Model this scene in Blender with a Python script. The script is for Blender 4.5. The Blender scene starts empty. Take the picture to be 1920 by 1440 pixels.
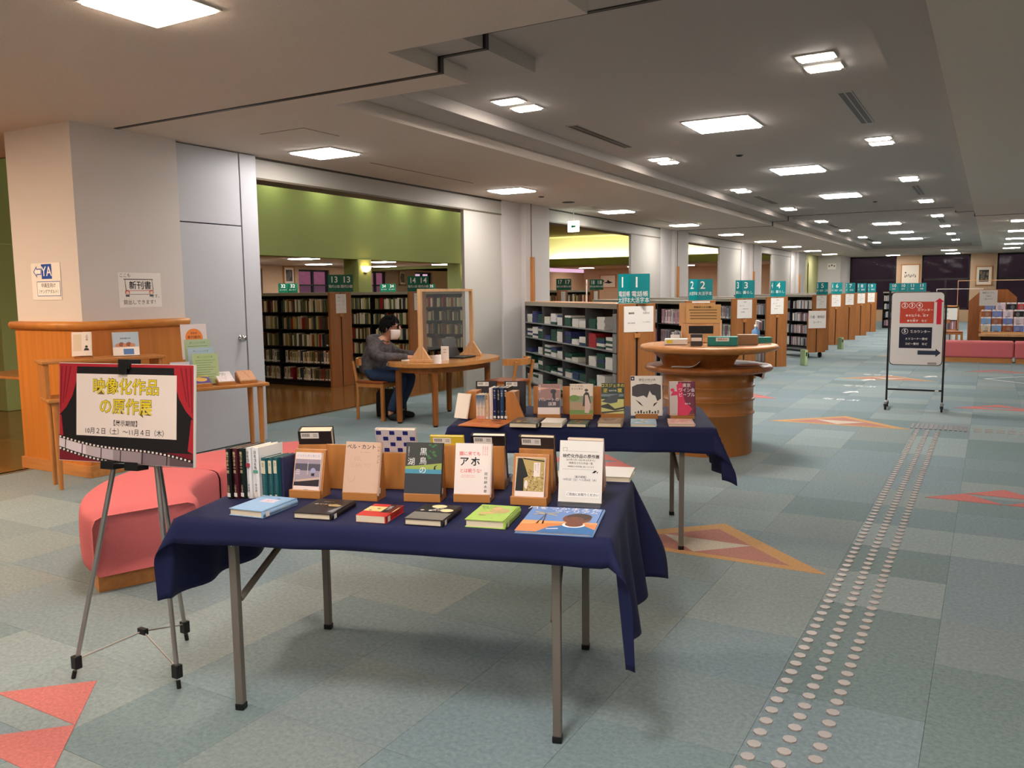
import bpy, math, random
from mathutils import Vector, Matrix, noise
R = math.radians
sc = bpy.context.scene
COL = sc.collection
rnd = random.Random(7)

# ---------------------------------------------------------------- camera
FPX, YAW, PITCH, ROLL, CAMH = 1560.0, 0.52147, 0.10945, -0.012345, 1.45
cf = Vector((-math.sin(YAW) * math.cos(PITCH), math.cos(YAW) * math.cos(PITCH), -math.sin(PITCH)))
cr = Vector((math.cos(YAW), math.sin(YAW), 0)); cu = cr.cross(cf)
cr, cu = cr * math.cos(ROLL) + cu * math.sin(ROLL), cu * math.cos(ROLL) - cr * math.sin(ROLL)
cam = bpy.data.cameras.new('camera'); camo = bpy.data.objects.new('camera', cam); COL.objects.link(camo)
camo.matrix_world = Matrix(((cr.x, cu.x, -cf.x, 0), (cr.y, cu.y, -cf.y, 0), (cr.z, cu.z, -cf.z, CAMH), (0, 0, 0, 1)))
cam.sensor_width = 36; cam.lens = FPX / 1920 * 36; cam.clip_end = 200; cam.clip_start = .05
sc.camera = camo
# ---------------------------------------------------------------- world, exposure
w = bpy.data.worlds.new('dusk'); sc.world = w; w.use_nodes = True
bg = w.node_tree.nodes['Background']; bg.inputs[0].default_value = (.60, .36, .50, 1); bg.inputs[1].default_value = .75
vs = sc.view_settings; vs.view_transform = 'Standard'; vs.look = 'None'; vs.exposure = 0.9; vs.gamma = 1
vs.use_curve_mapping = False
LAMP_BIG, LAMP_SMALL, LAMP_FRONT = 34.0, 40.0, 34.0     # diffuser radiance of the ceiling fixtures
try:
    sc.cycles.use_denoising = True; sc.cycles.max_bounces = 8; sc.cycles.diffuse_bounces = 6; sc.cycles.transparent_max_bounces = 12
    sc.cycles.sample_clamp_indirect = 6; sc.cycles.caustics_reflective = False; sc.cycles.caustics_refractive = False
except Exception: pass

# ---------------------------------------------------------------- materials
def lin(c):
    return tuple(((v / 255) / 12.92 if v / 255 <= .04045 else ((v / 255 + .055) / 1.055) ** 2.4) for v in c) + (1,)
MATS = {}
def mat(name, rgb, rough=.6, metal=0, spec=.4, var=0, vscale=8, stretch=(1, 1, 1), bump=0, bscale=60, emit=0, alpha=1, trans=0, ecol=None):
    if name in MATS: return MATS[name]
    m = bpy.data.materials.new(name); m.use_nodes = True; nt = m.node_tree; b = nt.nodes['Principled BSDF']
    c = lin(rgb); b.inputs['Base Color'].default_value = c; b.inputs['Roughness'].default_value = rough
    b.inputs['Metallic'].default_value = metal; b.inputs['Specular IOR Level'].default_value = spec
    if emit:
        b.inputs['Emission Color'].default_value = lin(ecol or rgb); b.inputs['Emission Strength'].default_value = emit
    if trans: b.inputs['Transmission Weight'].default_value = trans
    if alpha < 1: b.inputs['Alpha'].default_value = alpha
    if var or bump:
        tc = nt.nodes.new('ShaderNodeTexCoord'); mp = nt.nodes.new('ShaderNodeMapping'); mp.inputs['Scale'].default_value = stretch
        nt.links.new(tc.outputs['Object'], mp.inputs[0])
    if var:
        n = nt.nodes.new('ShaderNodeTexNoise'); n.inputs['Scale'].default_value = vscale; n.inputs['Detail'].default_value = 6
        nt.links.new(mp.outputs[0], n.inputs['Vector'])
        r = nt.nodes.new('ShaderNodeValToRGB'); r.color_ramp.elements[0].position = .3; r.color_ramp.elements[1].position = .7
        r.color_ramp.elements[0].color = tuple(v * (1 - var) for v in c[:3]) + (1,); r.color_ramp.elements[1].color = tuple(min(1, v * (1 + var)) for v in c[:3]) + (1,)
        nt.links.new(n.outputs[0], r.inputs[0]); nt.links.new(r.outputs[0], b.inputs['Base Color'])
    if bump:
        n2 = nt.nodes.new('ShaderNodeTexNoise'); n2.inputs['Scale'].default_value = bscale; n2.inputs['Detail'].default_value = 4
        nt.links.new(mp.outputs[0], n2.inputs['Vector'])
        bp = nt.nodes.new('ShaderNodeBump'); bp.inputs['Strength'].default_value = bump; bp.inputs['Distance'].default_value = .01
        nt.links.new(n2.outputs[0], bp.inputs['Height']); nt.links.new(bp.outputs[0], b.inputs['Normal'])
    MATS[name] = m
    return m
def pal_mat(name, rough=.55):
    """one material for many alike pieces: each object carries its own colour"""
    if name in MATS: return MATS[name]
    m = bpy.data.materials.new(name); m.use_nodes = True; nt = m.node_tree; b = nt.nodes['Principled BSDF']
    oi = nt.nodes.new('ShaderNodeObjectInfo'); nt.links.new(oi.outputs['Color'], b.inputs['Base Color'])
    b.inputs['Roughness'].default_value = rough
    MATS[name] = m
    return m
def col(rgb, rough=.55, **k):
    return mat('c_%d_%d_%d_%d' % (*rgb, int(rough * 100)), rgb, rough, **k)
WOOD = mat('beech_wood', (186, 124, 66), .38, var=.16, vscale=5, stretch=(6, 6, .5), bump=.03, bscale=40)
WOODH = mat('beech_wood_horizontal', (190, 128, 70), .36, var=.16, vscale=5, stretch=(.6, 6, 6))
WOODD = mat('counter_wood', (150, 90, 42), .30, var=.18, vscale=4, stretch=(4, 4, .5))
PINE = mat('pale_pine', (214, 168, 120), .45, var=.12, vscale=4, stretch=(6, 6, .6))
ENDW = mat('end_panel_wood', (162, 104, 56), .42, var=.15, vscale=4, stretch=(7, 7, .4))
WHITE = mat('white_paint', (208, 202, 198), .7, bump=.05, bscale=120)
COLM = mat('column_paint', (216, 208, 202), .75, bump=.06, bscale=150)
DOORM = mat('door_paint', (186, 186, 191), .45)
GREYP = mat('grey_panel', (186, 181, 172), .6)
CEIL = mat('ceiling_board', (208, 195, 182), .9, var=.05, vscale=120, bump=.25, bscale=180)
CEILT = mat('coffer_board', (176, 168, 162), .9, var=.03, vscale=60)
BLACK = mat('black_plastic', (16, 16, 17), .45)
BLKM = mat('black_steel', (28, 28, 28), .5, metal=.2)
STEEL = mat('chrome', (200, 200, 200), .2, metal=1)
ALU = mat('aluminium', (168, 164, 160), .35, metal=.85)
LEG = mat('table_leg_paint', (122, 114, 106), .45, metal=.3)
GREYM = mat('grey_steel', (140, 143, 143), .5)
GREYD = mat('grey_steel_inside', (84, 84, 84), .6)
TEAL = mat('sign_teal', (0, 132, 136), .4); TEALD = mat('sign_green', (4, 92, 66), .4)
PAPER = mat('paper', (238, 232, 224), .8); INK = mat('ink', (22, 20, 22), .7); PAGES = mat('book_pages', (230, 214, 186), .85, var=.06, vscale=400, stretch=(.02, .02, 1))
NAVY = mat('navy_cloth', (17, 24, 66), .85, var=.12, vscale=300, bump=.06, bscale=900)
PINK = mat('pink_upholstery', (208, 108, 110), .9, var=.06, vscale=200, bump=.1, bscale=500)
GREEN = mat('green_wall_paint', (158, 170, 106), .8, bump=.04, bscale=100)
OLIVE = mat('olive_paint', (176, 172, 120), .8)
BEIGE = mat('beige_wall_paint', (196, 164, 132), .8, var=.03, vscale=3)
GLASS = mat('window_glass', (225, 235, 235), .03, trans=1, spec=.5)
ACRYL = mat('clear_acrylic', (200, 206, 206), .05, alpha=.07, spec=.5)
for g in (GLASS,):
    g.node_tree.nodes['Principled BSDF'].inputs['IOR'].default_value = 1.12

# ---------------------------------------------------------------- mesh builder
class MB:
    def __init__(s): s.v = []; s.f = []; s.m = []; s.sm = []
    def add(s, vs, fs, mi=0, M=None, sm=False):
        o = len(s.v)
        s.v += [tuple(M @ Vector(p)) if M else tuple(p) for p in vs]
        for f in fs: s.f.append([i + o for i in f]); s.m.append(mi); s.sm.append(sm)
        return s
    def bx(s, x0, x1, y0, y1, z0, z1, mi=0, M=None):
        return s.add([(x, y, z) for z in (z0, z1) for y in (y0, y1) for x in (x0, x1)],
                     [(0, 2, 3, 1), (4, 5, 7, 6), (0, 1, 5, 4), (2, 6, 7, 3), (0, 4, 6, 2), (1, 3, 7, 5)], mi, M)
    def poly(s, pts, mi=0, M=None, z=0): return s.add([(p[0], p[1], z if len(p) < 3 else p[2]) for p in pts], [list(range(len(pts)))], mi, M)
    def rect(s, x0, x1, y0, y1, mi=0, M=None, z=0): return s.poly([(x0, y0), (x1, y0), (x1, y1), (x0, y1)], mi, M, z)
    def disc(s, x, y, rx, ry, mi=0, M=None, z=0, n=16, a0=0): return s.poly([(x + rx * math.cos(a0 + 6.28319 * i / n), y + ry * math.sin(a0 + 6.28319 * i / n)) for i in range(n)], mi, M, z)
    def prism(s, pts, z0, z1, mi=0, M=None, sm=False):
        n = len(pts); s.add([(p[0], p[1], z0) for p in pts] + [(p[0], p[1], z1) for p in pts], [list(range(n))[::-1], list(range(n, 2 * n))], mi, M)
        return s.add([(p[0], p[1], z0) for p in pts] + [(p[0], p[1], z1) for p in pts], [(i, (i + 1) % n, (i + 1) % n + n, i + n) for i in range(n)], mi, M, sm)
    def tube(s, pts, r, n=10, mi=0, M=None, cap=True, sm=True):
        P = [Vector(p) for p in pts]; rr = r if isinstance(r, (list, tuple)) else [r] * len(P); vs = []; u = None
        for i, p in enumerate(P):
            d = (P[min(i + 1, len(P) - 1)] - P[max(i - 1, 0)]).normalized()
            if u is None:
                u = d.cross(Vector((0, 0, 1)) if abs(d.z) < .9 else Vector((1, 0, 0))).normalized()
            else:
                u = (u - d * u.dot(d)).normalized()
            q = d.cross(u)
            vs += [tuple(p + (u * math.cos(6.28319 * k / n) + q * math.sin(6.28319 * k / n)) * rr[i]) for k in range(n)]
        fs = [(i * n + k, i * n + (k + 1) % n, (i + 1) * n + (k + 1) % n, (i + 1) * n + k) for i in range(len(P) - 1) for k in range(n)]
        s.add(vs, fs, mi, M, sm)
        if cap: s.add(vs[:n], [list(range(n))[::-1]], mi, M); s.add(vs[-n:], [list(range(n))], mi, M)
        return s
    def lathe(s, prof, n=32, mi=0, M=None, sm=True, a0=0, a1=6.28319):
        full = abs(a1 - a0) > 6.28; k = n if full else n + 1; vs = []
        for r, z in prof: vs += [(r * math.cos(a0 + (a1 - a0) * i / n), r * math.sin(a0 + (a1 - a0) * i / n), z) for i in range(k)]
        fs = [(j * k + i, j * k + (i + 1) % k, (j + 1) * k + (i + 1) % k, (j + 1) * k + i) for j in range(len(prof) - 1) for i in range(n)]
        return s.add(vs, fs, mi, M, sm)
    def text(s, t, size, x, y, mi=0, M=None, z=0, bold=0, ax='CENTER', sx=1, vert=False, res=2, line=1.0, space=1.0):
        if vert:
            for i, ch in enumerate(t): s.text(ch, size, x, y - i * size * line, mi, M, z, bold, 'CENTER', sx, False, res)
            return s
        c = bpy.data.curves.new('t', 'FONT'); c.body = t; c.size = size; c.align_x = ax; c.align_y = 'CENTER'; c.resolution_u = res; c.offset = bold * size; c.space_line = line; c.space_character = space
        o = bpy.data.objects.new('t', c); me = bpy.data.meshes.new_from_object(o)
        s.add([(x + v.co.x * sx, y + v.co.y, z) for v in me.vertices], [list(p.vertices) for p in me.polygons], mi, M)
        bpy.data.objects.remove(o); bpy.data.curves.remove(c); bpy.data.meshes.remove(me)
        return s
    def mesh(s, name, mats):
        me = bpy.data.meshes.new(name); me.from_pydata(s.v, [], s.f)
        for m in (mats if isinstance(mats, (list, tuple)) else [mats]): me.materials.append(m)
        me.polygons.foreach_set('material_index', s.m); me.polygons.foreach_set('use_smooth', s.sm); me.update()
        return me
    def build(s, name, mats, parent=None, M=None, bevel=0, seg=2):
        o = bpy.data.objects.new(name, s.mesh(name, mats)); COL.objects.link(o)
        if parent: o.parent = parent
        if M is not None: o.matrix_basis = M
        if bevel:
            b = o.modifiers.new('bevel', 'BEVEL'); b.width = bevel; b.segments = seg; b.limit_method = 'ANGLE'; b.angle_limit = R(40)
        return o
def tag(o, label=None, cat=None, group=None, kind=None):
    if label: o['label'] = label
    if cat: o['category'] = cat
    if group: o['group'] = group
    if kind: o['kind'] = kind
    return o
def thing(name, label, cat, loc=(0, 0, 0), rz=0, group=None, M=None):
    o = bpy.data.objects.new(name, None); COL.objects.link(o); o.empty_display_size = .1
    o.matrix_basis = M if M is not None else Matrix.Translation(loc) @ Matrix.Rotation(rz, 4, 'Z')
    return tag(o, label, cat, group)
def struct(name, label=None):
    o = bpy.data.objects.new(name, None); COL.objects.link(o); return tag(o, label, kind='structure')
def child(src, parent, M=None):
    c = src.copy(); COL.objects.link(c); c.parent = parent
    if M is not None: c.matrix_basis = M
    return c
def dup(root, M, label=None, group=None):
    r = root.copy(); COL.objects.link(r); r.matrix_basis = M
    if label: r['label'] = label
    if group: r['group'] = group
    for ch in root.children:
        c = child(ch, r)
        for g in ch.children: child(g, c)
    return r
T = lambda x, y, z: Matrix.Translation((x, y, z))
RZ = lambda a: Matrix.Rotation(a, 4, 'Z')
RX = lambda a: Matrix.Rotation(a, 4, 'X')
RY = lambda a: Matrix.Rotation(a, 4, 'Y')
UP = RX(R(90))            # panel plane: x right, y up, z towards the viewer (-Y)
def yup(axis):  # rot about z so that a panel made with UP faces the direction `axis` (degrees, world)
    return RZ(R(axis + 90)) @ UP
# ================================================================ STRUCTURE
def proj(p):
    q = Vector(p) - Vector((0, 0, CAMH)); d = q.dot(cf)
    return (960 + FPX * q.dot(cr) / d, 720 - FPX * q.dot(cu) / d, d) if d > .05 else (None, None, d)
# ---- carpet floor
def carpet():
    m = bpy.data.materials.new('carpet'); m.use_nodes = True; nt = m.node_tree; N = nt.nodes.new; L = nt.links.new; b = nt.nodes['Principled BSDF']
    g = N('ShaderNodeNewGeometry')
    sub = N('ShaderNodeVectorMath'); sub.operation = 'ADD'; sub.inputs[1].default_value = (.13, .02, 0)
    dv = N('ShaderNodeVectorMath'); dv.operation = 'SCALE'; dv.inputs['Scale'].default_value = 2
    fl = N('ShaderNodeVectorMath'); fl.operation = 'FLOOR'; ml = N('ShaderNodeVectorMath'); ml.operation = 'MULTIPLY'; ml.inputs[1].default_value = (1, 1, 0)
    wn = N('ShaderNodeTexWhiteNoise'); wn.noise_dimensions = '2D'
    L(g.outputs['Position'], sub.inputs[0]); L(sub.outputs[0], dv.inputs[0]); L(dv.outputs[0], fl.inputs[0]); L(fl.outputs[0], ml.inputs[0]); L(ml.outputs[0], wn.inputs['Vector'])
    r = N('ShaderNodeValToRGB'); e = r.color_ramp.elements
    e[0].color = lin((125, 142, 143)); e[1].color = lin((151, 165, 166)); x = e.new(.45); x.color = lin((135, 152, 158)); x = e.new(.7); x.color = lin((140, 151, 150))
    L(wn.outputs['Value'], r.inputs[0])
    n = N('ShaderNodeTexNoise'); n.inputs['Scale'].default_value = 55; n.inputs['Detail'].default_value = 8; n.inputs['Roughness'].default_value = .75; L(g.outputs['Position'], n.inputs['Vector'])
    r2 = N('ShaderNodeValToRGB'); r2.color_ramp.elements[0].position = .32; r2.color_ramp.elements[1].position = .7
    r2.color_ramp.elements[0].color = (.62, .64, .66, 1); r2.color_ramp.elements[1].color = (1.2, 1.17, 1.14, 1); L(n.outputs[0], r2.inputs[0])
    mx = N('ShaderNodeMix'); mx.data_type = 'RGBA'; mx.blend_type = 'MULTIPLY'; mx.inputs[0].default_value = .8
    L(r.outputs[0], mx.inputs[6]); L(r2.outputs[0], mx.inputs[7]); L(mx.outputs[2], b.inputs['Base Color'])
    b.inputs['Roughness'].default_value = .95; b.inputs['Specular IOR Level'].default_value = .2
    bp = N('ShaderNodeBump'); bp.inputs['Strength'].default_value = .3; bp.inputs['Distance'].default_value = .004; n3 = N('ShaderNodeTexNoise'); n3.inputs['Scale'].default_value = 260
    L(g.outputs['Position'], n3.inputs['Vector']); L(n3.outputs[0], bp.inputs['Height']); L(bp.outputs[0], b.inputs['Normal'])
    return m
CARPET = carpet()
floor = struct('floor', 'blue-grey carpet tile floor of the main hall')
MB().bx(-7.05, 8, -8, 40, -.08, -.007).build('subfloor', col((60, 62, 62), .9), floor)
cells = []
for i in range(-14, 17):
    for j in range(-16, 80):
        x, y = -.13 + .5 * i, -.02 + .5 * j
        if x < -7.2: continue
        px, py, d = proj((x + .25, y + .25, 0))
        vis = px is not None and -120 < px < 2040 and py < 1500 and d > .4
        cells.append((d if vis else 1e6 + d, x, y))
cells.sort()
tile_me = MB().bx(.0006, .4994, .0006, .4994, -.006, 0).mesh('carpet_tile', CARPET)
for k, (d, x, y) in enumerate(cells[:300]):
    o = bpy.data.objects.new('carpet_tile', tile_me); COL.objects.link(o); o.parent = floor; o.location = (x, y, 0)
b = MB()
for d, x, y in cells[300:]: b.bx(max(x + .0012, -7.05), x + .4988, y + .0012, y + .4988, -.006, 0)
tag(b.build('carpet_tile_field', CARPET, floor), kind='stuff')
def inlay(verts, c, z=.0016, name='carpet_inlay'):
    MB().prism(verts, 0, z).build(name, mat('inlay_%d%d%d' % c, c, .95, var=.15, vscale=90, spec=.2), floor)
def big_tri(cx, y0, hw, h, border=True):
    if border:
        inlay([(cx - hw, y0), (cx + hw, y0), (cx, y0 + h)], (196, 152, 104), .0012)
        k = .72; hw2, h2, yb = hw * k, h * k, y0 + h * .085
    else: hw2, h2, yb = hw, h, y0
    A, B, Cc = (cx - hw2, yb), (cx + hw2, yb), (cx, yb + h2)
    mid = lambda p, q: ((p[0] + q[0]) / 2, (p[1] + q[1]) / 2)
    p = (176, 124, 112) if border else (196, 116, 110)
    for t in ((A, mid(A, B), mid(A, Cc)), (mid(A, B), B, mid(B, Cc)), (mid(A, Cc), mid(B, Cc), Cc)): inlay(t, p, .002)
    if border: inlay((mid(A, B), mid(B, Cc), mid(A, Cc)), (196, 184, 166), .002)
for y0 in (4.35, 9.35, 14.35, 19.35, 24.35): big_tri(-1.38, y0, .72, .70)
for cx, y0 in ((.14, 6.33), (-2.89, 1.35), (-2.93, 6.3), (.14, 11.3), (-2.9, 11.3), (.14, 16.3)): big_tri(cx, y0, .48, .48, False)
# tactile guide studs
STUD = mat('brushed_stud', (168, 158, 152), .45, metal=.15)
sp = MB().prism([(.021 * math.cos(a) * f, .021 * math.sin(a) * f) for a, f in [(R(22.5 + 45 * i), 1.08) for i in range(8)]], 0, .005)
sme = sp.mesh('tactile_stud', STUD)
for x in (-.597, -.503, -.409):
    for k in range(86):
        o = bpy.data.objects.new('tactile_stud', sme); COL.objects.link(o); o.parent = floor; o.location = (x, 2.32 + .0825 * k, 0)
bar = MB().bx(-.013, .013, -.17, .17, 0, .005).mesh('tactile_bar', mat('dark_bar', (110, 100, 102), .4, metal=.4))
for k in range(12):
    o = bpy.data.objects.new('tactile_bar', bar); COL.objects.link(o); o.parent = floor; o.location = (-.66 + .045 * k, 9.62, 0)
dash = MB().bx(-.035, .035, -.01, .01, 0, .005).mesh('tactile_dash', STUD)
for y in (9.5, 9.59, 9.68):
    for k in range(16):
        o = bpy.data.objects.new('tactile_dash', dash); COL.objects.link(o); o.parent = floor; o.location = (-.06 + .1 * k, y, 0)
# ---- parquet floor of the reading room
def parquet():
    m = bpy.data.materials.new('parquet'); m.use_nodes = True; nt = m.node_tree; b = nt.nodes['Principled BSDF']
    tc = nt.nodes.new('ShaderNodeTexCoord'); br = nt.nodes.new('ShaderNodeTexBrick'); br.inputs['Scale'].default_value = 1
    br.inputs['Brick Width'].default_value = 1.2; br.inputs['Row Height'].default_value = .12; br.inputs['Mortar Size'].default_value = .004; br.offset = .37
    br.inputs['Color1'].default_value = lin((122, 80, 36)); br.inputs['Color2'].default_value = lin((146, 98, 46)); br.inputs['Mortar'].default_value = lin((70, 42, 20))
    nt.links.new(tc.outputs['Object'], br.inputs['Vector']); nt.links.new(br.outputs[0], b.inputs['Base Color'])
    b.inputs['Roughness'].default_value = .16
    return m
fw = struct('floor.001', 'glossy brown parquet floor of the reading room'); MB().bx(-16.2, -7.05, -8, 35, -.08, 0).build('parquet', parquet(), fw)
MB().bx(-7.07, -7.03, -8, 35, -.01, .004).build('threshold_strip', col((120, 108, 90), .4), fw)
# ---- ceiling
cl = struct('ceiling', 'pale ceiling with a long raised coffer')
ZL, ZM, ZT = 2.82, 2.915, 3.01
def slab(name, x0, x1, y0, y1, z, m=CEIL, t=.095): return MB().bx(x0, x1, y0, y1, z, z + t).build(name, m, cl)
slab('low_ceiling', -16.2, -1.8, -8, 3.93, ZL, t=.19)
for x0, x1, y0, y1 in ((-11.2, -3.05, 3.93, 4.77), (-6.45, -4.2, 4.77, 40), (-.335, 8, -8, 40), (-4.2, -.335, 34.6, 40)): slab('low_ceiling', x0, x1, y0, y1, ZL)
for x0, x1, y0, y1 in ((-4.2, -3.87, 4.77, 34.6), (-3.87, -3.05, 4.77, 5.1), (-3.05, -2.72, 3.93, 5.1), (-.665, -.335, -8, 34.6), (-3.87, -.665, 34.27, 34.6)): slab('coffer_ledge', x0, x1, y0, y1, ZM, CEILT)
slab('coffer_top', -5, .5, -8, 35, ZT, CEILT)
tr = struct('trim_1', 'dark shutter track running across the ceiling')
def track(y, xs):
    b = MB(); w_ = .018
    b.bx(xs[0], -3.05 if y < 6 else -4.2, y - w_, y + w_, ZL - .006, ZL)
    l1, l2 = (-3.05, -2.72) if y < 6 else (-4.2, -3.87)
    b.bx(l1 - .004, l1 + .02, y - w_, y + w_, ZL - .006, ZM); b.bx(l1, l2, y - w_, y + w_, ZM - .006, ZM); b.bx(l2 - .004, l2 + .02, y - w_, y + w_, ZM - .006, ZT)
    b.bx(l2, -.665, y - w_, y + w_, ZT - .006, ZT); b.bx(-.685, -.661, y - w_, y + w_, ZM - .006, ZT); b.bx(-.665, -.335, y - w_, y + w_, ZM - .006, ZM); b.bx(-.355, -.331, y - w_, y + w_, ZL - .006, ZM); b.bx(-.335, xs[1], y - w_, y + w_, ZL - .006, ZL)
    return b.build('track', col((40, 34, 30), .5), tr)
track(4.45, (-6.25, 8)); track(18.75, (-6.4, 8))
# ---- left wall : column, door, header, piers
wl = struct('wall_left', 'row of white piers with openings to the reading room')
MB().bx(-7.16, -6.27, 4.06, 5.04, 0, ZL).build('column', COLM, wl)
b = MB().bx(-7.18, -6.25, 4.04, 5.045, .1, 1.2); b.build('wainscot', mat('wainscot_wood', (196, 122, 52), .4, var=.12, vscale=3, stretch=(7, 7, .35)), wl)
MB().bx(-7.2, -6.23, 4.02, 5.05, 0, .1).build('plinth', WOODH, wl, bevel=.004)
prof = [(0, 1.19), (.022, 1.195), (.036, 1.22), (.036, 1.24), (.028, 1.258), (-.03, 1.262)]
b = MB()
pts = [(-7.18, 5.05), (-7.18, 4.04), (-6.25, 4.04), (-6.25, 5.05)]; nrm = [(-1, 0), (-1, -1), (1, -1), (1, 0)]
vs = [(p[0] + n[0] * q[0], p[1] + n[1] * q[0], q[1]) for p, n in zip(pts, nrm) for q in prof]
b.add(vs, [(i * 6 + j, (i + 1) * 6 + j, (i + 1) * 6 + j + 1, i * 6 + j + 1) for i in range(3) for j in range(5)], sm=True)
b.add(vs[18:], [list(range(6))]); b.build('chair_rail', mat('rail_wood', (204, 136, 66), .35, var=.12, vscale=5, stretch=(2, 2, 6)), wl)
dr = struct('door_1', 'pale grey flush steel fire door with chrome knob')
MB().bx(-6.62, -6.37, 5.04, 6.0, 0, ZL).build('frame', col((60, 60, 62), .6), dr)
MB().bx(-6.37, -6.32, 5.045, 5.785, .01, 2.115).build('leaf', DOORM, dr, bevel=.003)
MB().bx(-6.37, -6.32, 5.045, 5.785, 2.125, 2.81).build('overpanel', DOORM, dr, bevel=.003)
MB().bx(-6.64, -6.315, 5.795, 6.0, 0, 2.81).build('jamb', DOORM, dr, bevel=.003)
b = MB(); b.lathe([(.0, .052), (.026, .05), (.033, .038), (.03, .022), (.014, .016), (.014, .004), (.032, .003), (.034, 0)], 20, 0, T(-6.32, 5.715, 1.04) @ RY(R(90))); b.build('knob', STEEL, dr)
MB().bx(-6.66, -6.4, 6.0, 34.5, 2.62, 3.7).build('header', GREYP, wl)
MB().bx(-6.40, -6.388, 6.0, 34.5, 2.8, 2.82).build('header_reveal', col((70, 62, 54), .6), wl)
MB().bx(-6.67, -6.39, 6.0, 34.5, 2.60, 2.62).build('header_trim', col((104, 92, 76), .5), wl)
for k, (a, p, q) in enumerate(((9.85, 10.86, 12.25), (16.07, 17.77, 19.48), (22.46, 24.67, 26.8), (28.64, 31.62, 33.9))):
    MB().bx(-6.45, -6.4, a, p - .012, 0, 2.62).build('pocket_panel', GREYP, wl)
    MB().bx(-6.6, -6.43, p - .012, p + .012, 0, ZL).build('pier_gap', BLACK, wl)
    s1 = p + (q - p) * .42
    MB().bx(-6.66, -6.38, p + .012, s1, 0, ZL).build('pier', WHITE, wl, bevel=.006)
    MB().bx(-6.66, -6.30, s1, q, 0, ZL).build('pier', WHITE, wl, bevel=.006)
    yg = s1 + .18
    MB().bx(-6.31, -6.255, yg - .04, yg + .04, 0, 2.0).build('corner_guard', WOOD, wl, bevel=.004)
    MB().bx(-6.305, -6.294, yg - .008, yg + .008, 2.0, ZL).build('guard_line', col((90, 60, 44), .5), wl)
# ---- reading room beyond the openings
wr = struct('wall_reading_room', 'green and beige walls of the reading room')
MB().bx(-11.3, -11.0, 4.5, 19.5, 2.15, 3.8).build('green_band', GREEN, wr)
for y in (6.0, 13.0, 16.7, 19.08): MB().bx(-11.35, -10.97, y, y + .42, 0, 2.15).build('green_column', GREEN, wr, bevel=.01)
MB().bx(-11.3, -6.5, 4.77, 31.5, 3.66, 3.75).build('room_ceiling', OLIVE, wr); MB().bx(-16.2, -11.3, 19.5, 31.5, 3.66, 3.75).build('room_ceiling', OLIVE, wr); MB().bx(-16.3, -11.0, 19.4, 19.5, 2.15, 3.7).build('green_band', GREEN, wr); MB().bx(-16.35, -16.2, 19.5, 31.5, 2.2, 3.7).build('high_wall', OLIVE, wr)
MB().bx(-11.3, -6.66, 4.75, 4.79, ZL, 3.7).build('bulkhead', GREEN, wr)
MB().bx(-16.2, -11.3, 4.5, 19.5, 2.22, 2.28).build('low_soffit', CEIL, wr)
MB().bx(-16.2, -6.66, 31.2, 31.35, 2.8, 3.7).build('cove_wall', mat('cove_paint', (226, 222, 196), .8), wr)
MB().bx(-16.2, -6.66, 30.85, 30.95, 2.52, 2.8).build('cove_band', GREEN, wr)
MB().bx(-16.2, -6.66, 30.8, 30.86, 2.5, 2.53).build('cove_bead', OLIVE, wr)
MB().bx(-16.2, -6.66, 30.86, 35, 2.46, 2.52).build('end_soffit', CEIL, wr)
MB().bx(-16.2, -6.4, 34.9, 35.1, 0, 2.5).build('end_wall', BEIGE, wr)
MB().bx(-16.35, -16.2, -8, 35, 0, 1.0).build('sill_wall', BEIGE, wr); MB().bx(-16.35, -16.2, -8, 35, 2.14, 2.3).build('lintel', BEIGE, wr)
WINY = ((12.6, 15.45), (16.75, 17.95), (19.6, 20.5), (22.0, 22.9), (26, 29))
y0 = -8
for a, b_ in WINY + ((35, 35),):
    MB().bx(-16.35, -16.2, y0, a, 1.0, 2.14).build('wall_pier', BEIGE, wr); y0 = b_
for n, (a, b_) in enumerate(WINY):
    wd = struct('window_%d' % (n + 1), 'dark framed window of the reading room')
    m = MB(); fr = .05
    for x in ((a, a + fr), (b_ - fr, b_), ((a + b_) / 2 - .025, (a + b_) / 2 + .025)): m.bx(-16.33, -16.25, x[0], x[1], 1.0, 2.14)
    m.bx(-16.33, -16.25, a, b_, 1.0, 1.05); m.bx(-16.33, -16.25, a, b_, 2.09, 2.14); m.bx(-16.33, -16.25, a, b_, 1.7, 1.74); m.build('window_frame', BLKM, wd)
    MB().bx(-16.3, -16.29, a, b_, 1.0, 2.14).build('pane', GLASS, wd)
# ---- far, back and right walls
wf = struct('wall_far', 'beige far wall with dark windows at night')
for a, b_ in ((-3.6, -2.62), (-.8, .16), (2.6, 3.6), (5.6, 8)): MB().bx(a, b_, 39.7, 40.1, 0, ZL).build('far_pier', BEIGE, wf)
MB().bx(-6.6, -5.5, 37.2, 40.1, 0, ZL).build('far_pier', WHITE, wf, bevel=.01)
MB().bx(-6.9, -6.4, 34.4, 37.2, 0, ZL).build('far_pier', OLIVE, wf)
MB().bx(-5.5, 8, 39.85, 40.05, 0, .5).build('far_sill', BEIGE, wf)
for n, (a, b_) in enumerate(((-5.5, -3.6), (-2.62, -.8), (.16, 2.6), (3.6, 5.6))):
    wd = struct('window_%d' % (n + 6), 'tall dark window in the far wall'); m = MB()
    for x in (a, b_ - .06, (a + b_) / 2 - .03): m.bx(x, x + .06, 39.9, 40, .5, ZL if x != (a + b_) / 2 - .03 else 1.75)
    for z in (.5, 1.75, ZL - .08): m.bx(a, b_, 39.9, 40, z, z + .08)
    m.build('window_frame', col((38, 32, 30), .5), wd); MB().bx(a, b_, 39.94, 39.95, .5, ZL).build('pane', GLASS, wd)
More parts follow.
